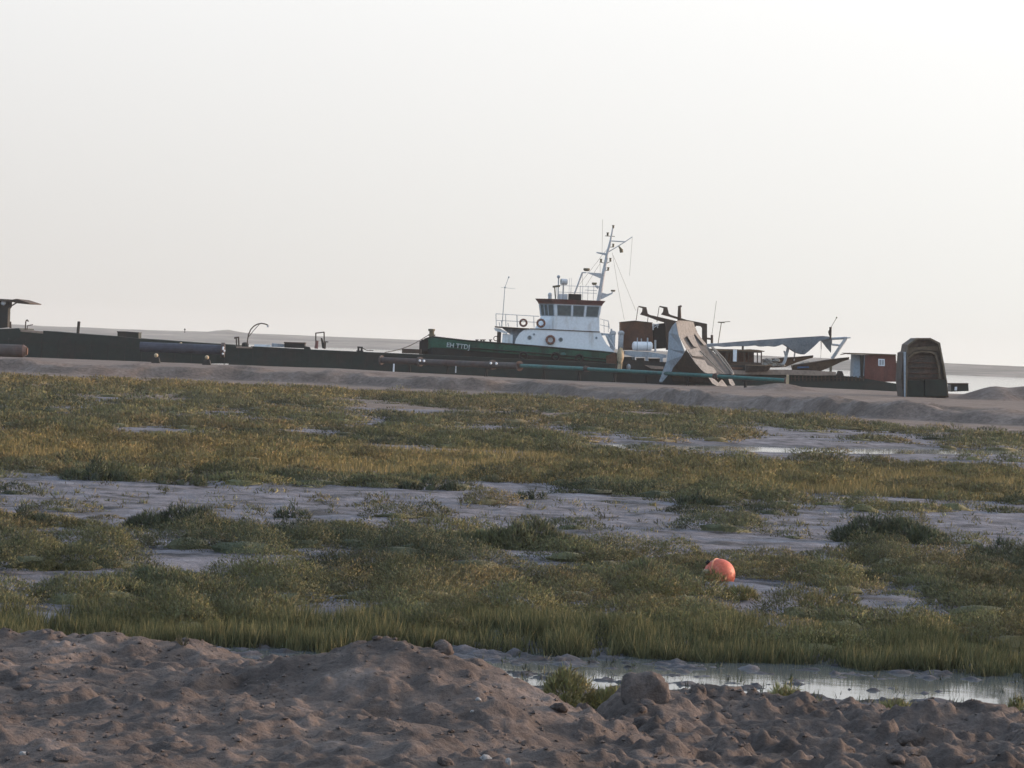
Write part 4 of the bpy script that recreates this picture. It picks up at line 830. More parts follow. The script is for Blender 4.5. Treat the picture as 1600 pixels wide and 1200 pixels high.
fl = MB(); fl.tube(P(*z8(1265, 262), TB - .3), P(*z8(1264, 510), TB - .3), .11, .06); fl.prism([z8(1242, 310), z8(1258, 280), z8(1266, 350), z8(1250, 345)], TB - .35, TB - .25); fl.build('flag_pole', M_BROWN, tb_)
MB().tube(P(*z8(1268, 270), TB - .3), P(*z8(1325, 172), TB - .3), .022).ball(P(*z8(1326, 168), TB - .3), .07).build('light_rod', M_OLIVE, tb_)

def dhow(name, label, gun, keel, Y, w0, mt):
    t = thing(name, label, 'wooden boat', base(*z8(*keel[0]), Y)); m_ = MB(); n = len(gun); vs = []
    for (gx, gy, k), (kx, ky) in zip(gun, keel):
        g_ = P(*z8(gx, gy), Y); b_ = P(*z8(kx, ky), Y); vs += [(g_.x, Y - w0 * k, g_.z), (g_.x, Y + w0 * k, g_.z), (b_.x, Y + .08, b_.z), (b_.x, Y - .08, b_.z)]
    fs = [(0, 1, 2, 3), tuple(4 * (n - 1) + i for i in (3, 2, 1, 0))]
    for i in range(n - 1):
        for j in range(4): fs.append((4 * i + j, 4 * i + (j + 1) % 4, 4 * (i + 1) + (j + 1) % 4, 4 * (i + 1) + j))
    m_.add(vs, fs).build('hull', mt, t); r_ = MB()
    for j in (0, 1): r_.path([vs[4 * i + j] for i in range(n)], .06)
    r_.build('gunwale', M_BROWN, t); return t
dhow('wooden_boat', 'brown wooden boat whose long prow points right under the tarpaulin', [(590, 590, 1), (700, 583, 1), (820, 574, .9), (950, 565, .6), (1040, 556, .3), (1090, 551, .12)], [(590, 660), (700, 668), (820, 660), (930, 615), (1030, 583), (1088, 570)], 262.5, .9, M_WOOD)
dhow('wooden_boat', 'larger brown wooden boat with an upswept prow just left of the red hut', [(880, 650, 1), (1000, 632, 1), (1130, 612, .9), (1250, 592, .6), (1370, 577, .3), (1450, 570, .12)], [(880, 700), (1000, 706), (1165, 704), (1270, 660), (1370, 612), (1446, 588)], 260.0, .9, M_WOOD)
on(MB().pbox(*z8(1258, 655), *z8(1280, 708), 259.6, 259.9), 'prop_post', 'yellowish wooden prop under the prow of the larger boat', 'prop', M_OLIVE)
random.seed(3); M_NET = mat('bleached_net', (0.42, 0.42, 0.40), (0.26, 0.26, 0.25), rough=.95, scale=5)
for (x0, x1, y0, y1), lab in (((600, 780, 590, 645), 'pale heap of piled nets behind the white slanting leg of the boom'), ((960, 1160, 625, 662), 'pale heap of piled nets in front of the larger wooden boat')):
    nb = MB()
    for i in range(26): nb.ball(P(*z8(random.uniform(x0, x1), random.uniform(y0, y1)), 261.5 + random.uniform(-.4, .4)), random.uniform(.10, .24), (1.3, 1, .8), n=7, m=5, rough=.2)
    on(nb, 'net_heap', lab, 'nets', M_NET)
on(MB().prism([z8(935, 658), z8(1050, 655), z8(1050, 670), z8(935, 676)], 258.9, 259.5), 'blue_board', 'blue board lying on the deck between the two wooden boats', 'board', mat('faded_blue', (0.05, 0.11, 0.22), rough=.7))
pd = thing('jetty_pontoon', 'flat sandy-topped landing pontoon with a dark side under the wooden boats', 'pontoon', base(1230, 590, 258, .3))
MB().prism([z8(250, 690), z8(430, 700), z8(560, 712), z8(650, 690), z8(860, 690), z8(1165, 702), z8(1320, 712), z8(1320, 745), z8(1140, 748), z8(900, 742), z8(250, 735)], 256.6, 261).build('deck', M_DECKTAN, pd)
MB().prism([z8(-50, 725), z8(250, 733), z8(900, 741), z8(1140, 747), z8(1320, 744), z8(1500, 760), z9(620, 600), z9(650, 610), z9(650, 690), z8(860, 880), z8(-50, 890)], 257.0, 262).build('side', M_DARK2, pd)
sm = MB()
for zx in range(870, 1600, 38): sm.prism([z8(zx, 752), z8(zx + 9, 752), z8(zx + 9, 800), z8(zx, 800)], 256.85, 256.99)
sm.prism([z8(865, 772), z8(1600, 775), z8(1600, 780), z8(865, 777)], 256.83, 256.995)
sm.build('side_rib', M_BROWN, pd)
for k in range(9):
    q = z8(random.uniform(1150, 1400), 735 + random.uniform(-6, 6)); 
dk2 = MB(); dk2.prism([z8(1150, 722), z8(1220, 716), z8(1290, 728), z8(1340, 735), z8(1355, 700), z8(1385, 705), z8(1400, 750), z8(1150, 745)], 257, 258.4); on(dk2, 'scrap_heap', 'dark low heap of scrap at the end of the sandy deck', 'scrap', M_DARK)

# ---- red hut ------------------------------------------------------
K0, K1 = 257.6, 261.4
hut = thing('red_hut', 'faded red site hut with a small white window and a grey door', 'hut', base(1367, 597, 259, P(1367, 597, 258).z))
MB().prism([z9(358, 372), z9(596, 374), z9(600, 582), z9(355, 584)], K0, K1).build('red_wall', M_HUT, hut)
ew = MB(); A_ = P(*z9(272, 372), K0 + 1.4); B_ = P(*z9(356, 372), K0 + .02); za = P(*z9(272, 560), K0).z; tz = P(*z9(300, 370), K0).z
ew.hexa([(A_.x, A_.y, za), (B_.x, B_.y, za), (B_.x, K1, za), (A_.x, K1, za)], [(A_.x, A_.y, tz), (B_.x, B_.y, tz), (B_.x, K1, tz), (A_.x, K1, tz)]); ewo = ew.build('end_wall', M_GREY, hut)
MB().prism([z9(320, 378), z9(358, 374), z9(356, 575), z9(325, 570)], K0 + .1, K0 + .4).build('door', M_DARK, hut)
rf = MB(); rf.prism([z9(212, 356), z9(380, 360), z9(600, 368), z9(604, 377), z9(380, 371), z9(262, 368)], K0 - .25, K1 + .2); rf.tube(P(*z9(165, 370), K0 + .3), P(*z9(240, 358), K0 + .3), .035); rf.build('roof', M_WOOD, hut)
wf = MB(); wf.prism([z9(462, 403), z9(512, 405), z9(512, 460), z9(462, 458)], K0 - .05, K0 - .004); wfo = wf.build('window', M_WHITE, hut)
MB().prism([z9(470, 411), z9(486, 412), z9(486, 451), z9(470, 450)], K0 - .07, K0 - .052).prism([z9(490, 412), z9(505, 413), z9(505, 452), z9(490, 451)], K0 - .07, K0 - .052).build('pane', mat('pale_blind', (.40, .42, .46), rough=.4), wfo)
bs = MB()
for zx in range(372, 598, 15): bs.prism([z9(zx, 378), z9(zx + 3, 378), z9(zx + 3, 402 if 455 < zx < 512 else 575), z9(zx, 402 if 455 < zx < 512 else 575)], K0 - .03, K0 - .003)
bs.build('batten', M_HUT, hut)
on(MB().prism([z9(604, 435), z9(620, 437), z9(622, 560), z9(602, 560)], 258.5, 259.5), 'side_locker', 'narrow brown locker standing against the right end of the red hut', 'locker', M_RUST)
on(MB().prism([z9(265, 545), z9(330, 552), z9(330, 572), z9(265, 566)], 257.1, 257.5), 'pale_bag', 'pale bag lying on the deck at the door of the red hut', 'bag', M_WHITE)

# ---- tall upright hulk (stern of a boat seen end-on) --------------
U0 = 198.5
M_HULK = mat('hulk_plate', (0.075, 0.062, 0.054), (0.13, 0.085, 0.065), rough=.85, scale=1.1, amt=.6, bump=.4)
M_HULK2 = mat('hulk_lip', (0.15, 0.115, 0.08), (0.10, 0.08, 0.06), rough=.85, scale=1.1, amt=.5, bump=.3)
hk_ = thing('upended_hulk', 'tall dark tapering steel hulk standing upright on the earth track', 'hulk', base(1446, 620, 200, .88))
MB().prism([z9(640, 560), z9(655, 355), z9(680, 345), z9(690, 290), z9(760, 240), z9(870, 240), z9(945, 278), z9(1000, 580), z9(1012, 705), z9(655, 705)], U0 + .5, U0 + 3.4).build('body', M_HULK, hk_)
def arch(outer, inner, Y0_, Y1_, mt, name):
    m_ = MB(); n = len(outer)
    for i in range(n - 1): m_.prism([z9(*outer[i]), z9(*outer[i + 1]), z9(*inner[i + 1]), z9(*inner[i])], Y0_, Y1_)
    return m_.build(name, mt, hk_)
arch([(672, 700), (676, 560), (682, 400), (692, 292), (760, 241), (870, 241), (944, 280), (972, 420), (998, 570), (1010, 700)], [(684, 700), (690, 560), (694, 400), (706, 300), (766, 252), (864, 252), (932, 290), (958, 420), (984, 570), (996, 700)], U0, U0 + .5, M_HULK2, 'rim')
arch([(694, 395), (740, 352), (800, 338), (870, 342), (915, 360), (945, 470), (950, 560)], [(694, 412), (742, 368), (800, 352), (866, 356), (905, 374), (932, 470), (936, 560)], U0 + .12, U0 + .5, M_HULK2, 'inner_arch')
MB().prism([z9(700, 315), z9(925, 305), z9(935, 345), z9(870, 335), z9(800, 330), z9(740, 345), z9(694, 385)], U0 + .3, U0 + .5).build('tan_panel', M_HULK2, hk_)
MB().prism([z9(665, 350), z9(678, 350), z9(674, 700), z9(668, 700)], U0 - .08, U0 + .3).build('edge_strip', M_GREY, hk_, label='pale worn edge strip down the left side')
MB().prism([z9(682, 572), z9(820, 575), z9(820, 700), z9(682, 700)], U0 + .05, U0 + .5).prism([z9(828, 565), z9(992, 568), z9(1002, 692), z9(828, 696)], U0 - .15, U0 + .5).build('base_box', M_DARK2, hk_)
rb2 = MB()
for zy in (430, 470, 512, 548): rb2.prism([z9(700, zy), z9(930, zy + 3), z9(930, zy + 9), z9(700, zy + 6)], U0 + .4, U0 + .5)
rb2.build('cross_rib', M_RUST, hk_)
gb = thing('green_box', 'small dark green box behind the foot of the upright hulk', 'box', base(1500, 612, 206, .95))
MB().prism([z9(1030, 600), z9(1165, 600), z9(1168, 655), z9(1030, 660)], 206, 207.5).build('body', M_DARK2, gb); MB().prism([z9(1026, 594), z9(1168, 594), z9(1168, 601), z9(1026, 601)], 205.9, 207.6).build('lid', M_BROWN, gb)
MB().prism([z9(1060, 622), z9(1078, 622), z9(1076, 650), z9(1058, 650)], 205.9, 205.99).build('label_plate', M_WHITE, gb)
on(MB().prism([z9(1012, 610), z9(1026, 606), z9(1028, 652), z9(1012, 655)], 203, 203.4), 'pink_board', 'narrow pinkish board between the hulk and the green box', 'board', M_TAN)
# channel marker far off
mk = thing('channel_marker', 'tiny dark channel marker far out over the left shore', 'marker', base(*z2(376, 512), 900))
MB().tube(P(*z2(376, 512), 900), P(*z2(376, 480), 900), .12).build('pole', M_DARK, mk); MB().ball(P(*z2(376, 478), 900), .28).build('topmark', M_DARK, mk)

# ================================================================== vegetation
def foliage_mat(name, rough=0.75, trans=0.25):
    mt = bpy.data.materials.new(name); mt.use_nodes = True; t = mt.node_tree; b = t.nodes['Principled BSDF']; b.inputs['Roughness'].default_value = rough
    b.inputs['Specular IOR Level'].default_value = 0.2
    a = nn(t, 'ShaderNodeVertexColor'); a.layer_name = 'leaf_colour'; t.links.new(a.outputs[0], b.inputs['Base Color'])
    if name.startswith('salt'):
        # leaves of a cushion plant shade with the cushion they sit on, half and half with their own facing
        an_ = nn(t, 'ShaderNodeAttribute'); an_.attribute_name = 'cushion_normal'; gn = nn(t, 'ShaderNodeNewGeometry')
        s1 = nn(t, 'ShaderNodeVectorMath', operation='SCALE'); s1.inputs['Scale'].default_value = 0.3; t.links.new(gn.outputs['Normal'], s1.inputs[0])
        s2 = nn(t, 'ShaderNodeVectorMath', operation='ADD'); t.links.new(an_.outputs['Vector'], s2.inputs[0]); t.links.new(s1.outputs[0], s2.inputs[1])
        s3 = nn(t, 'ShaderNodeVectorMath', operation='NORMALIZE'); t.links.new(s2.outputs[0], s3.inputs[0]); t.links.new(s3.outputs[0], b.inputs['Normal'])
    return mt
M_LEAF = foliage_mat('salt_scrub_leaf'); M_BLADE = foliage_mat('cordgrass_blade')
def blades(name, base_, dirv, length, width, colb, colt, mt, loc=None, soup=None, nrm=None, **kw):
    n = len(base_); dirv = dirv / np.linalg.norm(dirv, axis=1, keepdims=True)
    yaw = rng.uniform(0, 2 * np.pi, n); s = np.stack([np.cos(yaw), np.sin(yaw) * 0.9, 0.25 * rng.normal(size=n)], 1)
    s = s - dirv * (s * dirv).sum(1, keepdims=True); s /= np.linalg.norm(s, axis=1, keepdims=True) + 1e-9
    w = (width * 0.5)[:, None]; tip = base_ + dirv * length[:, None]
    v = np.stack([base_ - s * w, base_ + s * w, tip], 1).reshape(-1, 3)
    c = np.stack([colb, colb, colt], 1).reshape(-1, 3)
    if soup is not None: v = np.concatenate([v, soup[0]]); c = np.concatenate([c, soup[1]]); n = len(v) // 3
    if loc is not None: v = v - np.array(loc)
    if nrm is not None:
        nrm = np.repeat(nrm, 3, axis=0)
        if soup is not None: nrm = np.concatenate([nrm, soup[2]])
    c = np.concatenate([c, np.ones((len(c), 1))], 1)
    me = bpy.data.meshes.new(name); me.vertices.add(3 * n); me.vertices.foreach_set('co', v.astype(np.float32).ravel())
    me.loops.add(3 * n); me.loops.foreach_set('vertex_index', np.arange(3 * n, dtype=np.int32)); me.polygons.add(n)
    me.polygons.foreach_set('loop_start', np.arange(0, 3 * n, 3, dtype=np.int32)); me.update(calc_edges=True)
    ca = me.color_attributes.new('leaf_colour', 'FLOAT_COLOR', 'POINT'); ca.data.foreach_set('color', np.clip(c, 0, 1).astype(np.float32).ravel())
    if nrm is not None:
        va = me.attributes.new('cushion_normal', 'FLOAT_VECTOR', 'POINT'); va.data.foreach_set('vector', nrm.astype(np.float32).ravel())
    me.materials.append(mt); o = bpy.data.objects.new(name, me); COL.objects.link(o)
    if loc is not None: o.location = loc
    return props(o, **kw)
GG = np.array((0.142, 0.144, 0.082)); OL = np.array((0.200, 0.178, 0.080)); BR = np.array((0.230, 0.170, 0.088)); GO = np.array((0.32, 0.235, 0.08)); DG = np.array((0.080, 0.089, 0.056))
def cores(cx, cy, cz, rx, ry, h, col, k=0.48):
    nu, nv = 9, 4; n = len(cx); u = np.arange(nu) / nu * 2 * np.pi; vv = np.linspace(0, 1, nv + 1)
    th = (1 - vv) * np.pi / 2; U, T = np.meshgrid(u, th); wob = 1 + 0.22 * rng.normal(size=(n,) + U.shape) * np.sin(T)[None]
    x = cx[:, None, None] + rx[:, None, None] * k * np.cos(U) * np.sin(T) * wob; y = cy[:, None, None] + ry[:, None, None] * k * np.sin(U) * np.sin(T) * wob
    z = cz[:, None, None] - 0.03 + h[:, None, None] * k * 0.9 * np.cos(T) * wob
    p = np.stack([x, y, z], -1); j = (np.arange(nu) + 1) % nu
    a, b, c, d = p[:, :-1], p[:, :-1][:, :, j], p[:, 1:][:, :, j], p[:, 1:]
    tri = np.concatenate([np.stack([a, b, c], 3), np.stack([a, c, d], 3)], 1); m = tri.shape[1] * tri.shape[2] * 3
    T3 = tri.reshape(n, -1, 3); N3 = T3 - np.stack([cx, cy, cz - 0.1], 1)[:, None, :]; N3 = N3.reshape(-1, 3); N3[:, 2] *= 1.3; N3 /= np.linalg.norm(N3, axis=1, keepdims=True)
    return tri.reshape(-1, 3), np.repeat(col * 0.75, m, axis=0), N3  # cores darker than the leaves: shade inside the mound put into the colour
def mound_twigs(cx, cy, cz, rx, ry, h, col, cnt, L, W, up_bias=0.45):
    # arrays of mounds -> arrays of twigs spread through each mound's volume
    idx = np.repeat(np.arange(len(cx)), cnt); n = len(idx)
    ph = rng.uniform(0, 2 * np.pi, n); cz_ = rng.uniform(0, 1, n) ** 0.8; sr = np.sqrt(1 - cz_ ** 2)
    rho = 0.55 + 0.47 * rng.beta(3.4, 1.3, n)
    rho *= 1 + 0.13 * np.sin(ph * 3 + idx * 1.7) * sr + 0.09 * np.sin(ph * 7 + idx * 2.9 + cz_ * 4) + 0.05 * np.sin(ph * 13 + idx)
    x = cx[idx] + rx[idx] * sr * np.cos(ph) * rho; y = cy[idx] + ry[idx] * sr * np.sin(ph) * rho
    hh = h[idx] * (0.72 + 0.55 * fbm(x, y, 0.22, 3, 91)); z = cz[idx] + hh * cz_ * rho
    l = L[idx] * rng.uniform(0.6, 1.4, n)
    d = np.stack([sr * np.cos(ph) * 0.65, sr * np.sin(ph) * 0.65, cz_ * 0.5 + up_bias * rng.uniform(0.4, 1.2, n)], 1) + rng.normal(size=(n, 3)) * 0.36
    z = np.maximum(z - l * 0.35, cz[idx] - 0.02)
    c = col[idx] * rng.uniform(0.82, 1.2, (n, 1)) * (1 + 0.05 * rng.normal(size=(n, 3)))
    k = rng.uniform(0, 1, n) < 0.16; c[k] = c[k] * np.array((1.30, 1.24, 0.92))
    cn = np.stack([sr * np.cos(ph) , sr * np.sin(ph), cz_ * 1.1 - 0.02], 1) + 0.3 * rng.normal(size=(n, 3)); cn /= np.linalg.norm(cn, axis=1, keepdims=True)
    return np.stack([x, y, z], 1), d, l, W[idx] * rng.uniform(0.6, 1.4, n), c * 0.88, c * np.array((1.36, 1.3, 1.08)), cn  # darker bases, lighter tips: painted shade and light, besides the tips' own yellow

def veg_edge(X): return np.interp(X, [-60, -36, -18, 0, 10.9, 15, 19, 24, 60], [186, 186, 185, 183, 169, 152, 137, 131, 128])
def cover(X, Y):
    k1 = sstep(46, 58, Y); k2 = sstep(90, 100, Y)
    n = fbm(X, Y * 0.55, 1.9, 3, 101) * (1 - k1) + fbm(X, Y * 0.5, 3.4, 4, 102) * k1 * (1 - k2) + fbm(X, Y * 0.45, 6.0, 4, 103) * k2
    wob = 2.2 * (fbm(X, Y * 0, 3.2, 3, 109) - 0.5)
    c = np.zeros_like(X)
    A = sstep(29.7, 30.1, Y) * (1 - sstep(44.6, 46.6, Y + wob * 1.3)); c = np.maximum(c, A * sstep(0.415, 0.455, n + 0.10 * (1 - sstep(31.5, 36, Y))))
    
    hole = 1.5 * np.exp(-((X - 2.68) / 0.55) ** 2 - ((Y - 36.8) / 2.3) ** 4) + np.exp(-((X - 4.6) / 0.55) ** 2 - ((Y - 35.3) / 1.3) ** 2) + np.exp(-((X - 0.1) / 0.9) ** 2 - ((Y - 39.8) / .9) ** 2) + np.exp(-((X + 5) / 0.8) ** 2 - ((Y - 42.5) / 1.1) ** 2); c = c * (1 - np.clip(hole * 1.3, 0, 1))
    sp_ = sstep(47, 49, Y) * (1 - sstep(56, 58, Y)) * (0.02 + 0.09 * sstep(0.52, 0.60, n)); c = np.maximum(c, sp_)
    C = sstep(57.6, 60.2, Y + wob * 1.2) * (1 - sstep(92, 97, Y)); c = np.maximum(c, C * (0.04 + 0.96 * sstep(0.42, 0.47, n + 0.05 * (1 - sstep(60, 64, Y)))))
    yc = np.interp(X, [2, 4.5, 10, 18, 25], [95, 96.5, 99.5, 107, 113]); pool = np.clip(1.3 * np.exp(-((Y - yc + 4.5) / 8.5) ** 4), 0, 1) * sstep(1.0, 4.0, X)
    D = sstep(93, 98, Y) * (1 - sstep(veg_edge(X) - 4, veg_edge(X), Y + wob)); D = D * (1 - 0.95 * pool); c = c * (1 - 0.9 * pool)
    c = np.maximum(c, D * (0.06 + 0.94 * sstep(0.40, 0.45, n + 0.06 * sstep(135, 160, Y))))
    return np.clip(c, 0, 1)
def mound_field(y0, y1, spacing, rmin, rmax, hmin, hmax, name, label, density, L0, W0, seed):
    halfx = lambda Y: 0.176 * Y + 1.6
    X, Y = np.meshgrid(np.arange(-halfx(y1), halfx(y1), spacing), np.arange(y0, y1, spacing * 1.05)); X = X.ravel() + rng.uniform(-.5, .5, X.size) * spacing; Y = Y.ravel() + rng.uniform(-.5, .5, Y.size) * spacing
    k = (np.abs(X) < halfx(Y)) & (rng.uniform(0, 1, X.size) < cover(X, Y)); X, Y = X[k], Y[k]
    n = len(X); r = rmin + (rmax - rmin) * rng.beta(1.6, 2.6, n); cl = sstep(0.40, 0.62, fbm(X * 0.85, Y, 1.5 * (np.median(Y) / 40) ** 0.5, 3, seed + 9)); h = (hmin + (hmax - hmin) * rng.beta(2, 2.2, n)) * (0.6 + 0.5 * cl)
    rx = r * rng.uniform(0.85, 1.5, n); ry = r * rng.uniform(0.7, 1.1, n)
    t1 = np.clip(fbm(X, Y, 3.5, 3, 903)[:, None] + rng.normal(size=(n, 1)) * 0.16, 0, 1); t2 = fbm(X, Y, 9, 3, 905)[:, None]; u = rng.uniform(0, 1, (n, 1))
    col = GG * (1 - t1) + OL * t1; col = col + (BR - col) * np.clip((t2 + 0.35 * (u - .5) - 0.50) * 3.5, 0, 0.75); col = col + (DG - col) * np.clip((0.42 - t1 + 0.3 * (u - .6)) * 3, 0, .8)
    gold = (sstep(62, 66, Y) * (1 - sstep(80, 88, Y)) * 0.45 + sstep(135, 165, Y) * (0.15 + 0.55 * sstep(0, -14, X)))[:, None]; col = col + ((GO + BR) * 0.5 - col) * gold * (0.4 + t2)
    col = col * rng.uniform(0.72, 1.25, (n, 1))
    cnt = np.clip((density * rx * ry * (30 / Y) ** 1.75 * (0.5 + h / hmax)), 5, 4000).astype(int)
    L = L0 * (Y / 30) ** 0.55 * rng.uniform(.8, 1.2, n); W = W0 * (Y / 30) ** 0.80
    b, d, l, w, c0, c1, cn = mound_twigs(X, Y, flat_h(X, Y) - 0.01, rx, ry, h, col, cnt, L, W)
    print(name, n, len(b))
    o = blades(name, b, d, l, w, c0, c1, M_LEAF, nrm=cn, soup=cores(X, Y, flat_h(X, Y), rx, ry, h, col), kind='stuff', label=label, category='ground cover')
    return X, Y, r
FIELDS = [
 (29.7, 58, 0.95, 0.34, 0.74, 0.22, 0.43, 'large grey-green and brown scrub mounds between the near cordgrass and the bare mud', 16500, 0.028, 0.0095, 121),
 (29.7, 58, 0.80, 0.16, 0.34, 0.09, 0.17, 'low scrub filling in between the larger mounds on the near marsh', 9500, 0.028, 0.0095, 127),
 (57.5, 98, 1.3, 0.45, 1.0, 0.20, 0.40, 'large olive scrub mounds beyond the bare mud strip, up to the shallow pools', 8000, 0.042, 0.0105, 141),
 (57.5, 98, 1.05, 0.22, 0.50, 0.06, 0.14, 'low olive scrub between the mounds beyond the bare mud strip', 4200, 0.042, 0.0105, 147),
 (94, 188, 1.9, 0.62, 1.4, 0.20, 0.42, 'far scrub mounds reaching to the foot of the embankment', 3800, 0.05, 0.0115, 161),
 (94, 188, 1.7, 0.40, 0.9, 0.05, 0.14, 'low far scrub between the mounds before the embankment', 2800, 0.045, 0.0115, 167)]
for (a_, b_, sp0, r0, r1_, h0, h1, lab, den_, l0, w0, sd) in FIELDS: mound_field(a_, b_, sp0, r0, r1_, h0, h1, 'salt_scrub', lab, den_, l0, w0, sd)

def grass_band(name, label, n, yfun, hts, cb, ct, w, lean=0.16, clump=0.5, xr=0.176):
    X = rng.uniform(-1, 1, n * 3); Ylo, Yhi = yfun(X * 6.5); Y = rng.uniform(0, 1, n * 3) * (Yhi - Ylo) + Ylo; X = X * (xr * Y + 1.2)
    Ylo, Yhi = yfun(X); den = fbm(X, Y, 0.32, 4, 201, .6); edge = np.minimum((Y - Ylo) / 0.12, (Yhi - Y) / 1.0)
    k = (Y > Ylo) & (Y < Yhi) & (rng.uniform(0, 1, len(X)) < np.clip((den - 0.36) * 6, 0.04, 1) * np.clip(edge + .25, 0.1, 1)); X, Y = X[k][:n], Y[k][:n]; n = len(X)
    hmod = 0.35 + 1.25 * fbm(X, Y, 0.55, 4, 205, 0.65); L = rng.uniform(hts[0], hts[1], n) * hmod
    d = np.stack([lean * rng.normal(size=n) + 0.03, lean * rng.normal(size=n), np.ones(n)], 1)
    t = fbm(X, Y, 1.4, 3, 209)[:, None]; u = rng.uniform(0, 1, (n, 1))
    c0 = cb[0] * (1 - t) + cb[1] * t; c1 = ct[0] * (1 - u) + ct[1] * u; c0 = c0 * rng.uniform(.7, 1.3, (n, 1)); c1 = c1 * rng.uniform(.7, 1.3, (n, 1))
    b = np.stack([X, Y, flat_h(X, Y) - 0.02], 1); print(name, n)
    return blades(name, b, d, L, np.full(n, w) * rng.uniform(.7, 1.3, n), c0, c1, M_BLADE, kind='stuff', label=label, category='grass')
SG = (np.array((0.034, 0.038, 0.024)), np.array((0.060, 0.058, 0.032))); ST = (np.array((0.10, 0.112, 0.050)), np.array((0.24, 0.20, 0.085)))  # dark blade bases put the shade low in the grass into their colour
near_lo = lambda X: np.interp(X, [-5.2, -2.6, 0, 2.6, 5.2], [28.3, 28.7, 29.3, 29.3, 28.9]) + 1.1 * (fbm(X, X * 0, 0.6, 4, 221, .65) - 0.5)
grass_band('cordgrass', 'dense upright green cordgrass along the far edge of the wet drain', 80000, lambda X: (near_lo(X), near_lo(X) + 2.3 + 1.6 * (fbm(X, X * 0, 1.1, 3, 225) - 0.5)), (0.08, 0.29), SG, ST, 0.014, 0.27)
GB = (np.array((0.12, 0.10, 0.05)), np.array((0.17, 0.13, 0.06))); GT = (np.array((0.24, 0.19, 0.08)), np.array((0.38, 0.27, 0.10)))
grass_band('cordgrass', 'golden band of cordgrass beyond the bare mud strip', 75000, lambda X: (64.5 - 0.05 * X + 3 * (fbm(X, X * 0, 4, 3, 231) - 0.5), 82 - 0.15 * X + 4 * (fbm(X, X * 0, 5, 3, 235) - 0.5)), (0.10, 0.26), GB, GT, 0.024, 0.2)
# stray seedlings on the bare mud and in the drain
n = 260; X = rng.uniform(-9, 9, n); Y = rng.uniform(48.5, 57, n); cnt = rng.integers(6, 40, n); r = rng.uniform(.05, .16, n)
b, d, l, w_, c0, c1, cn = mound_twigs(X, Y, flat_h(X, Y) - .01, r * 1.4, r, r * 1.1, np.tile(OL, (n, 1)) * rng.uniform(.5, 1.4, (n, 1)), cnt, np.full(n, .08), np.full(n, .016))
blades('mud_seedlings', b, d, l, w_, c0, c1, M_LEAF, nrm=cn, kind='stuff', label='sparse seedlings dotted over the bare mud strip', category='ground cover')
n = 420; X = rng.uniform(-5.5, 5.8, n); Y = rng.uniform(25.3, 29.6, n); cnt = rng.integers(3, 12, n); r = rng.uniform(.02, .05, n)
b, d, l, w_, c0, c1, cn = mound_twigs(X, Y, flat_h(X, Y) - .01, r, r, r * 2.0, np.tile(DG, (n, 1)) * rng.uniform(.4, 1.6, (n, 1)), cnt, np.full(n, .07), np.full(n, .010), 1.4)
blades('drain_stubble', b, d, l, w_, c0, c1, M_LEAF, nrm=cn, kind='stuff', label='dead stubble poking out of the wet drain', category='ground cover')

# single shrubs one can pick out
def shrub(px, py, wpx, hpx, label, col=GG, Y=None, zg=None, group=None, dens=20000, name='salt_shrub'):
    hor = 515 + 0.03875 * px; Y = Y or 2.94 * F / (py - hor); k = Y / F; p_ = P(px, py, Y)
    zg = float(flat_h(np.array([p_.x]), np.array([Y]))[0]) if zg is None else zg
    W = wpx * k / 2; H = hpx * k; nsub = max(3, int(W / 0.16)); cx = p_.x + np.linspace(-W, W, nsub) * 0.72; cy = Y + rng.uniform(-.3, .3, nsub) * W * 0.6
    prof = np.sqrt(np.clip(1 - np.linspace(-.85, .85, nsub) ** 2, .1, 1)); rr_ = np.full(nsub, max(W * .42, .09)) * rng.uniform(.8, 1.25, nsub); hh = H * prof * rng.uniform(.8, 1.1, nsub)
    cnt = np.clip(dens * rr_ * rr_ * (30 / Y) ** 1.6 * 1.1, 60, 14000).astype(int)
    c_ = np.tile(col, (nsub, 1)) * rng.uniform(.8, 1.2, (nsub, 1))
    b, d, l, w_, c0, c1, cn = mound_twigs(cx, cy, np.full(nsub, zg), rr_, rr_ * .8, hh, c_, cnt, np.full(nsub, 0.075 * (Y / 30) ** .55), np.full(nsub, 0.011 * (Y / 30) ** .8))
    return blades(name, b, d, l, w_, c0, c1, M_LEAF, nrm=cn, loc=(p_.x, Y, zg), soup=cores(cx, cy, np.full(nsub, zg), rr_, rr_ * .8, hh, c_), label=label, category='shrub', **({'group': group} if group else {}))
shrub(35, 822, 80, 42, 'round dark green shrub on the bare mud at the left edge', DG * 1.1)
shrub(458, 812, 52, 26, 'small dark shrub alone on the bare mud with white litter at its foot', DG)
shrub(290, 829, 160, 40, 'wide low dark shrub on the near edge of the bare mud, left half', DG * 1.1)
shrub(150, 756, 100, 32, 'broad dark shrub at the far edge of the bare mud, furthest left of that row', DG * 1.1)
shrub(283, 761, 76, 30, 'dark rounded shrub second from the left on the far mud edge', GG * .9)
shrub(404, 753, 52, 24, 'olive shrub third from the left on the far mud edge', OL * .9)
shrub(672, 771, 90, 26, 'flat dark shrub near the middle of the far mud edge', DG * 1.2)
shrub(831, 785, 46, 22, 'smallest dark shrub standing free on the far mud edge', DG)
shrub(1092, 795, 62, 26, 'dark rounded shrub on the far mud edge right of centre', DG * 1.2)
shrub(1385, 850, 170, 42, 'long dark shrub bank sloping down to the right over the bare mud', DG * 1.2)
shrub(1568, 873, 100, 36, 'dark shrub mound at the right edge beside bare sandy mud', DG * 1.1)
shrub(1112, 938, 125, 38, 'brown-tinged shrub growing in front of the orange buoy', OL * .8 + BR * .15)
shrub(1008, 918, 130, 46, 'grey-green domed shrub just left of the orange buoy', GG)
shrub(1298, 955, 84, 48, 'yellowish domed shrub beside the bare patch right of the buoy', OL * 1.1)
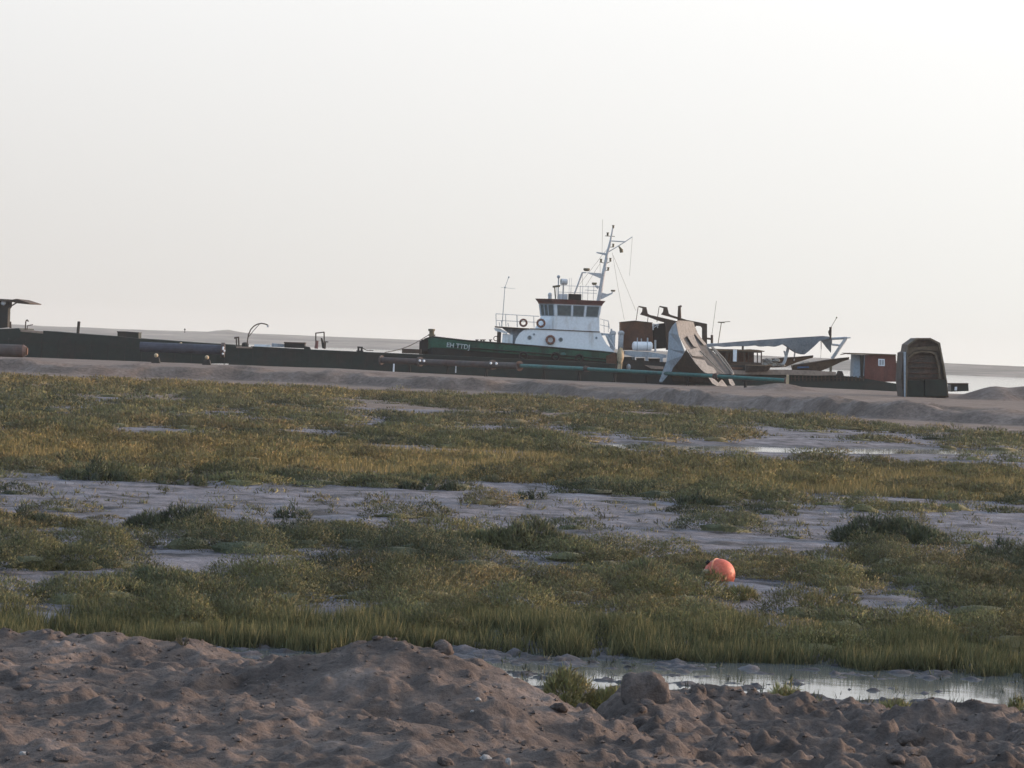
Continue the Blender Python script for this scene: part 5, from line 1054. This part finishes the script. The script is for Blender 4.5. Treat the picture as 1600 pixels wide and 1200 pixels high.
shrub(800, 860, 190, 44, 'large grey shrub mound in the middle of the marsh', GG)
shrub(240, 930, 170, 52, 'large dark green shrub mound left of centre behind the cordgrass', DG * 1.3)
def bankz(X, Y): return float(near_h(np.array([X]), np.array([Y]))[0])
shrub(478, 1046, 120, 42, 'yellow-green tuft in the gap behind the left earth mound', OL * 1.3, Y=25.0, zg=.04, dens=34000, name='marsh_tuft')
shrub(885, 1098, 190, 66, 'largest yellow-green tuft, in the dip between mound peak and boulder', OL * 1.2, Y=24.6, zg=.04, dens=34000, name='marsh_tuft')
shrub(1225, 1078, 160, 60, 'yellow-green tuft behind the rubble right of the boulder', OL * 1.3, Y=24.4, zg=.06, dens=34000, name='marsh_tuft')
shrub(1400, 1090, 210, 30, 'thin straggly tuft strip along the wet drain at right', OL * 1.2, Y=24.8, zg=.03, dens=20000, name='marsh_tuft')
shrub(1590, 1112, 70, 50, 'olive tuft at the right edge below the bright wet drain', OL * 1.1, Y=24.8, zg=.03, dens=34000, name='marsh_tuft')
# dry sprig on the bank crest
sx = P(287, 1000, 20.9); sz = bankz(sx.x, 20.9); sg = MB(); random.seed(5)
for i in range(16):
    a_ = Vector((sx.x, 20.9, sz - .02)); e_ = a_ + Vector((random.uniform(-.06, .06), random.uniform(-.04, .04), random.uniform(.02, .08))); sg.tube(a_, e_, .003, .0015, n=5); sg.ball(e_, .004, n=5, m=4)
props(sg.build('dry_sprig', M_OLIVE), 'tiny dry sprig on top of the left earth mound', 'plant')

# ---- orange buoy ----------------------------------------------------
YB = 38.8; cb_ = P(1124, 898, YB); rB = 25 * YB / F
buoy = thing('mooring_buoy', 'round orange buoy half hidden behind a marsh shrub', 'buoy', (cb_.x, YB, cb_.z - rB))
M_BUOY = mat('sun_faded_orange', (0.56, 0.105, 0.055), (0.50, 0.17, 0.11), rough=0.55, scale=6, amt=0.3, spec=.5)
m_ = MB(); m_.ball(cb_, rB, (1, 1, 1.0), n=28, m=18); m_.build('shell', M_BUOY, buoy, smooth=True)
MB().ring(cb_, rB * 1.0, rB * .06, (0.85, -0.45, 0.25), n=36).build('seam', mat('pale_orange_seam', (0.70, 0.25, 0.14), rough=.5), buoy, smooth=True)
MB().tube(cb_ + Vector((-rB * .75, 0, rB * .75)) * .9, cb_ + Vector((-rB * .75, 0, rB * .75)) * 1.1, .03, n=10).build('lifting_eye', M_BLACK, buoy)
m_ = MB(); q = P(1103, 893, YB - .15)
m_.ball(q, .05, (1.0, .6, .6), n=9, m=6, rough=.25); m_.tube(q, q + Vector((-.07, 0, -.08)), .012); props(m_.build('net_scrap', M_BEIGE), 'scrap of pale netting on the left side of the orange buoy', 'netting')

# ---- stones, clods, litter on the bank ------------------------------
M_CLOD = soil('clod_earth', [(0.32, (0.085, 0.068, 0.062)), (0.52, (0.135, 0.108, 0.099)), (0.68, (0.19, 0.155, 0.142))], scale=5, fine=45, bump=0.9)
def lump(name, c, r, sc, seed, mt, label, cat, group=None, rot=0.0, blocky=0.0):
    rs = np.random.default_rng(seed); bm = bmesh.new(); bmesh.ops.create_icosphere(bm, subdivisions=4, radius=1.0)
    for v in bm.verts:
        p_ = np.array(v.co)
        if blocky: p_ = p_ / (np.abs(p_) ** 6).sum() ** (1 / 6) * (blocky) + p_ * (1 - blocky)
        x, y, z = p_ + 3 + seed * 1.3
        n_ = float(fbm(np.array([x + z * .7]), np.array([y - z * .6]), 1.1, 3, 300)[0] - .5) * .75 + float(fbm(np.array([x - z]), np.array([y + z * .8]), .3, 3, 310)[0] - .5) * .28
        p_ = p_ * (1 + n_); v.co = Vector((p_[0] * sc[0] * r, p_[1] * sc[1] * r, p_[2] * sc[2] * r))
    bmesh.ops.rotate(bm, verts=bm.verts, matrix=Matrix.Rotation(rot, 3, 'Z'))
    me = bpy.data.meshes.new(name); bm.to_mesh(me); bm.free(); me.materials.append(mt)
    for p_ in me.polygons: p_.use_smooth = True
    o = bpy.data.objects.new(name, me); COL.objects.link(o); o.location = c
    return props(o, label, cat, group)
def onbank(px, py, Y): p_ = P(px, py, Y); return p_.x, Y, bankz(p_.x, Y)
x, y, z = onbank(1010, 1075, 21.2); lump('boulder', (x, y, P(1010, 1092, y).z), .175, (.95, .8, 1.12), 4, M_CLOD, 'large blocky clay boulder on the rubble crest, right of the yellow-green tuft', 'boulder', blocky=.5, rot=.2)
x, y, z = onbank(1012, 1100, 20.4); lump('boulder', (x, y, z + .02), .085, (1.1, .9, .75), 9, M_CLOD, 'smaller rounded lump leaning against the foot of the large boulder', 'boulder')
x, y, z = onbank(648, 1005, 19.7); lump('boulder', (x, y, z + .02), .13, (1.25, .8, .62), 14, M_CLOD, 'brown lump capping the middle mound peak', 'boulder')
x, y, z = onbank(693, 1005, 19.6); lump('boulder', (x, y, z + .01), .07, (1.0, .8, .9), 19, M_CLOD, 'small reddish knob right of the middle mound peak', 'boulder')
x, y, z = onbank(1090, 1072, 21.8); lump('boulder', (x, y, z + .02), .07, (1, .8, .9), 24, M_CLOD, 'small pale lump between the large boulder and the tuft', 'boulder')
protos = []
for i in range(5):
    o = lump('earth_clod', (0, 0, 0), 1.0, (1.0 + .1 * i, .9, .62 + .05 * i), 31 + i, M_CLOD, 'rough clod of dried reddish earth lying on the near bank', 'clod', 'clods on the near bank'); protos.append(o)
random.seed(21); used = [False] * 5
for i in range(230):
    Yv = random.uniform(14.6, 22.0); right = random.random() < .72
    xv = random.uniform(.35, Yv * .175 + .1) if right else random.uniform(-Yv * .175 - .1, .35)
    s_ = (random.random() ** 2.6) * (.07 if right else .045) + .012
    k = i % 5; o = protos[k] if not used[k] else protos[k].copy()
    if used[k]: COL.objects.link(o)
    used[k] = True; o.location = (xv, Yv, bankz(xv, Yv) + s_ * .02); o.scale = (s_, s_, s_ * random.uniform(.7, 1.1)); o.rotation_euler = (random.uniform(-.3, .3), random.uniform(-.3, .3), random.uniform(0, 6.28))
M_QUARTZ = mat('pale_stone', (0.33, 0.31, 0.30), (0.22, 0.20, 0.19), rough=.7, scale=20)
for (px, py, Y, s_, lab) in ((747, 1087, 18.6, .020, 'pale stone on the face of the middle mound below its crest'), (738, 1108, 18.4, .014, 'tiny pale chip just below the pale stone on the mound'), (37, 1176, 15.8, .020, 'small white stone near the bottom left corner'), (760, 1168, 15.9, .034, 'whitish lump of salt at the end of the front ridge, bottom centre'), (795, 1165, 15.8, .016, 'upright pale splinter beside the whitish lump, bottom centre'), (1245, 1160, 16.3, .012, 'tiny white chip on the rubble at bottom right'), (1403, 1135, 18.5, .020, 'pale edged stone on the rubble slope at right')):
    x, y, z = onbank(px, py, Y); lump('pale_stone', (x, y, z + s_ * .15), s_ * .85, (1.2, .9, .9 if px != 795 else 1.9), int(px), M_QUARTZ, lab, 'stone')
lt_ = P(438, 790, 50.5); lump('litter', (lt_.x, 50.5, .09), .07, (.8, .6, .9), 77, M_QUARTZ, 'scrap of white litter beside the small dark shrub on bare mud', 'litter')
lt_ = P(1597, 828, 52.5); lump('litter', (lt_.x, 52.5, .09), .05, (1.2, .6, .7), 78, M_QUARTZ, 'scrap of white litter on the mud at the right edge', 'litter')

# grit and crumbs on the bank: far too many to count
n = 9000; Xg = rng.uniform(-4.3, 4.3, n); Yg = 14.4 + 8.4 * rng.uniform(0, 1, n) ** 0.8; sg_ = 0.004 + 0.016 * rng.uniform(0, 1, n) ** 3
cl_ = fbm(Xg, Yg, 0.6, 3, 401); k = rng.uniform(0, 1, n) < sstep(0.38, 0.6, cl_) + .15; Xg, Yg, sg_ = Xg[k], Yg[k], sg_[k]; n = len(Xg); Zg = near_h(Xg, Yg)
oc = np.array([(1, 0, 0), (0, 1, 0), (-1, 0, 0), (0, -1, 0), (0, 0, 1), (0, 0, -1)], float); ft = np.array([(0, 1, 4), (1, 2, 4), (2, 3, 4), (3, 0, 4), (1, 0, 5), (2, 1, 5), (3, 2, 5), (0, 3, 5)])
V = oc[None] * (1 + 0.5 * (rng.uniform(size=(n, 6, 1)) - .5)) * sg_[:, None, None] * np.array((1.3, 1.1, .8)); a_ = rng.uniform(0, 6.28, n); ca_, sa_ = np.cos(a_)[:, None], np.sin(a_)[:, None]
V = np.stack([V[..., 0] * ca_ - V[..., 1] * sa_, V[..., 0] * sa_ + V[..., 1] * ca_, V[..., 2]], -1) + np.stack([Xg, Yg, Zg + sg_ * .25], 1)[:, None, :]
me = bpy.data.meshes.new('earth_grit'); me.from_pydata(V.reshape(-1, 3).tolist(), [], (ft[None] + (np.arange(n) * 6)[:, None, None]).reshape(-1, 3).tolist()); me.materials.append(M_CLOD)
o = bpy.data.objects.new('earth_grit', me); COL.objects.link(o); props(o, 'earth crumbs and grit scattered over the near bank', 'grit', kind='stuff')
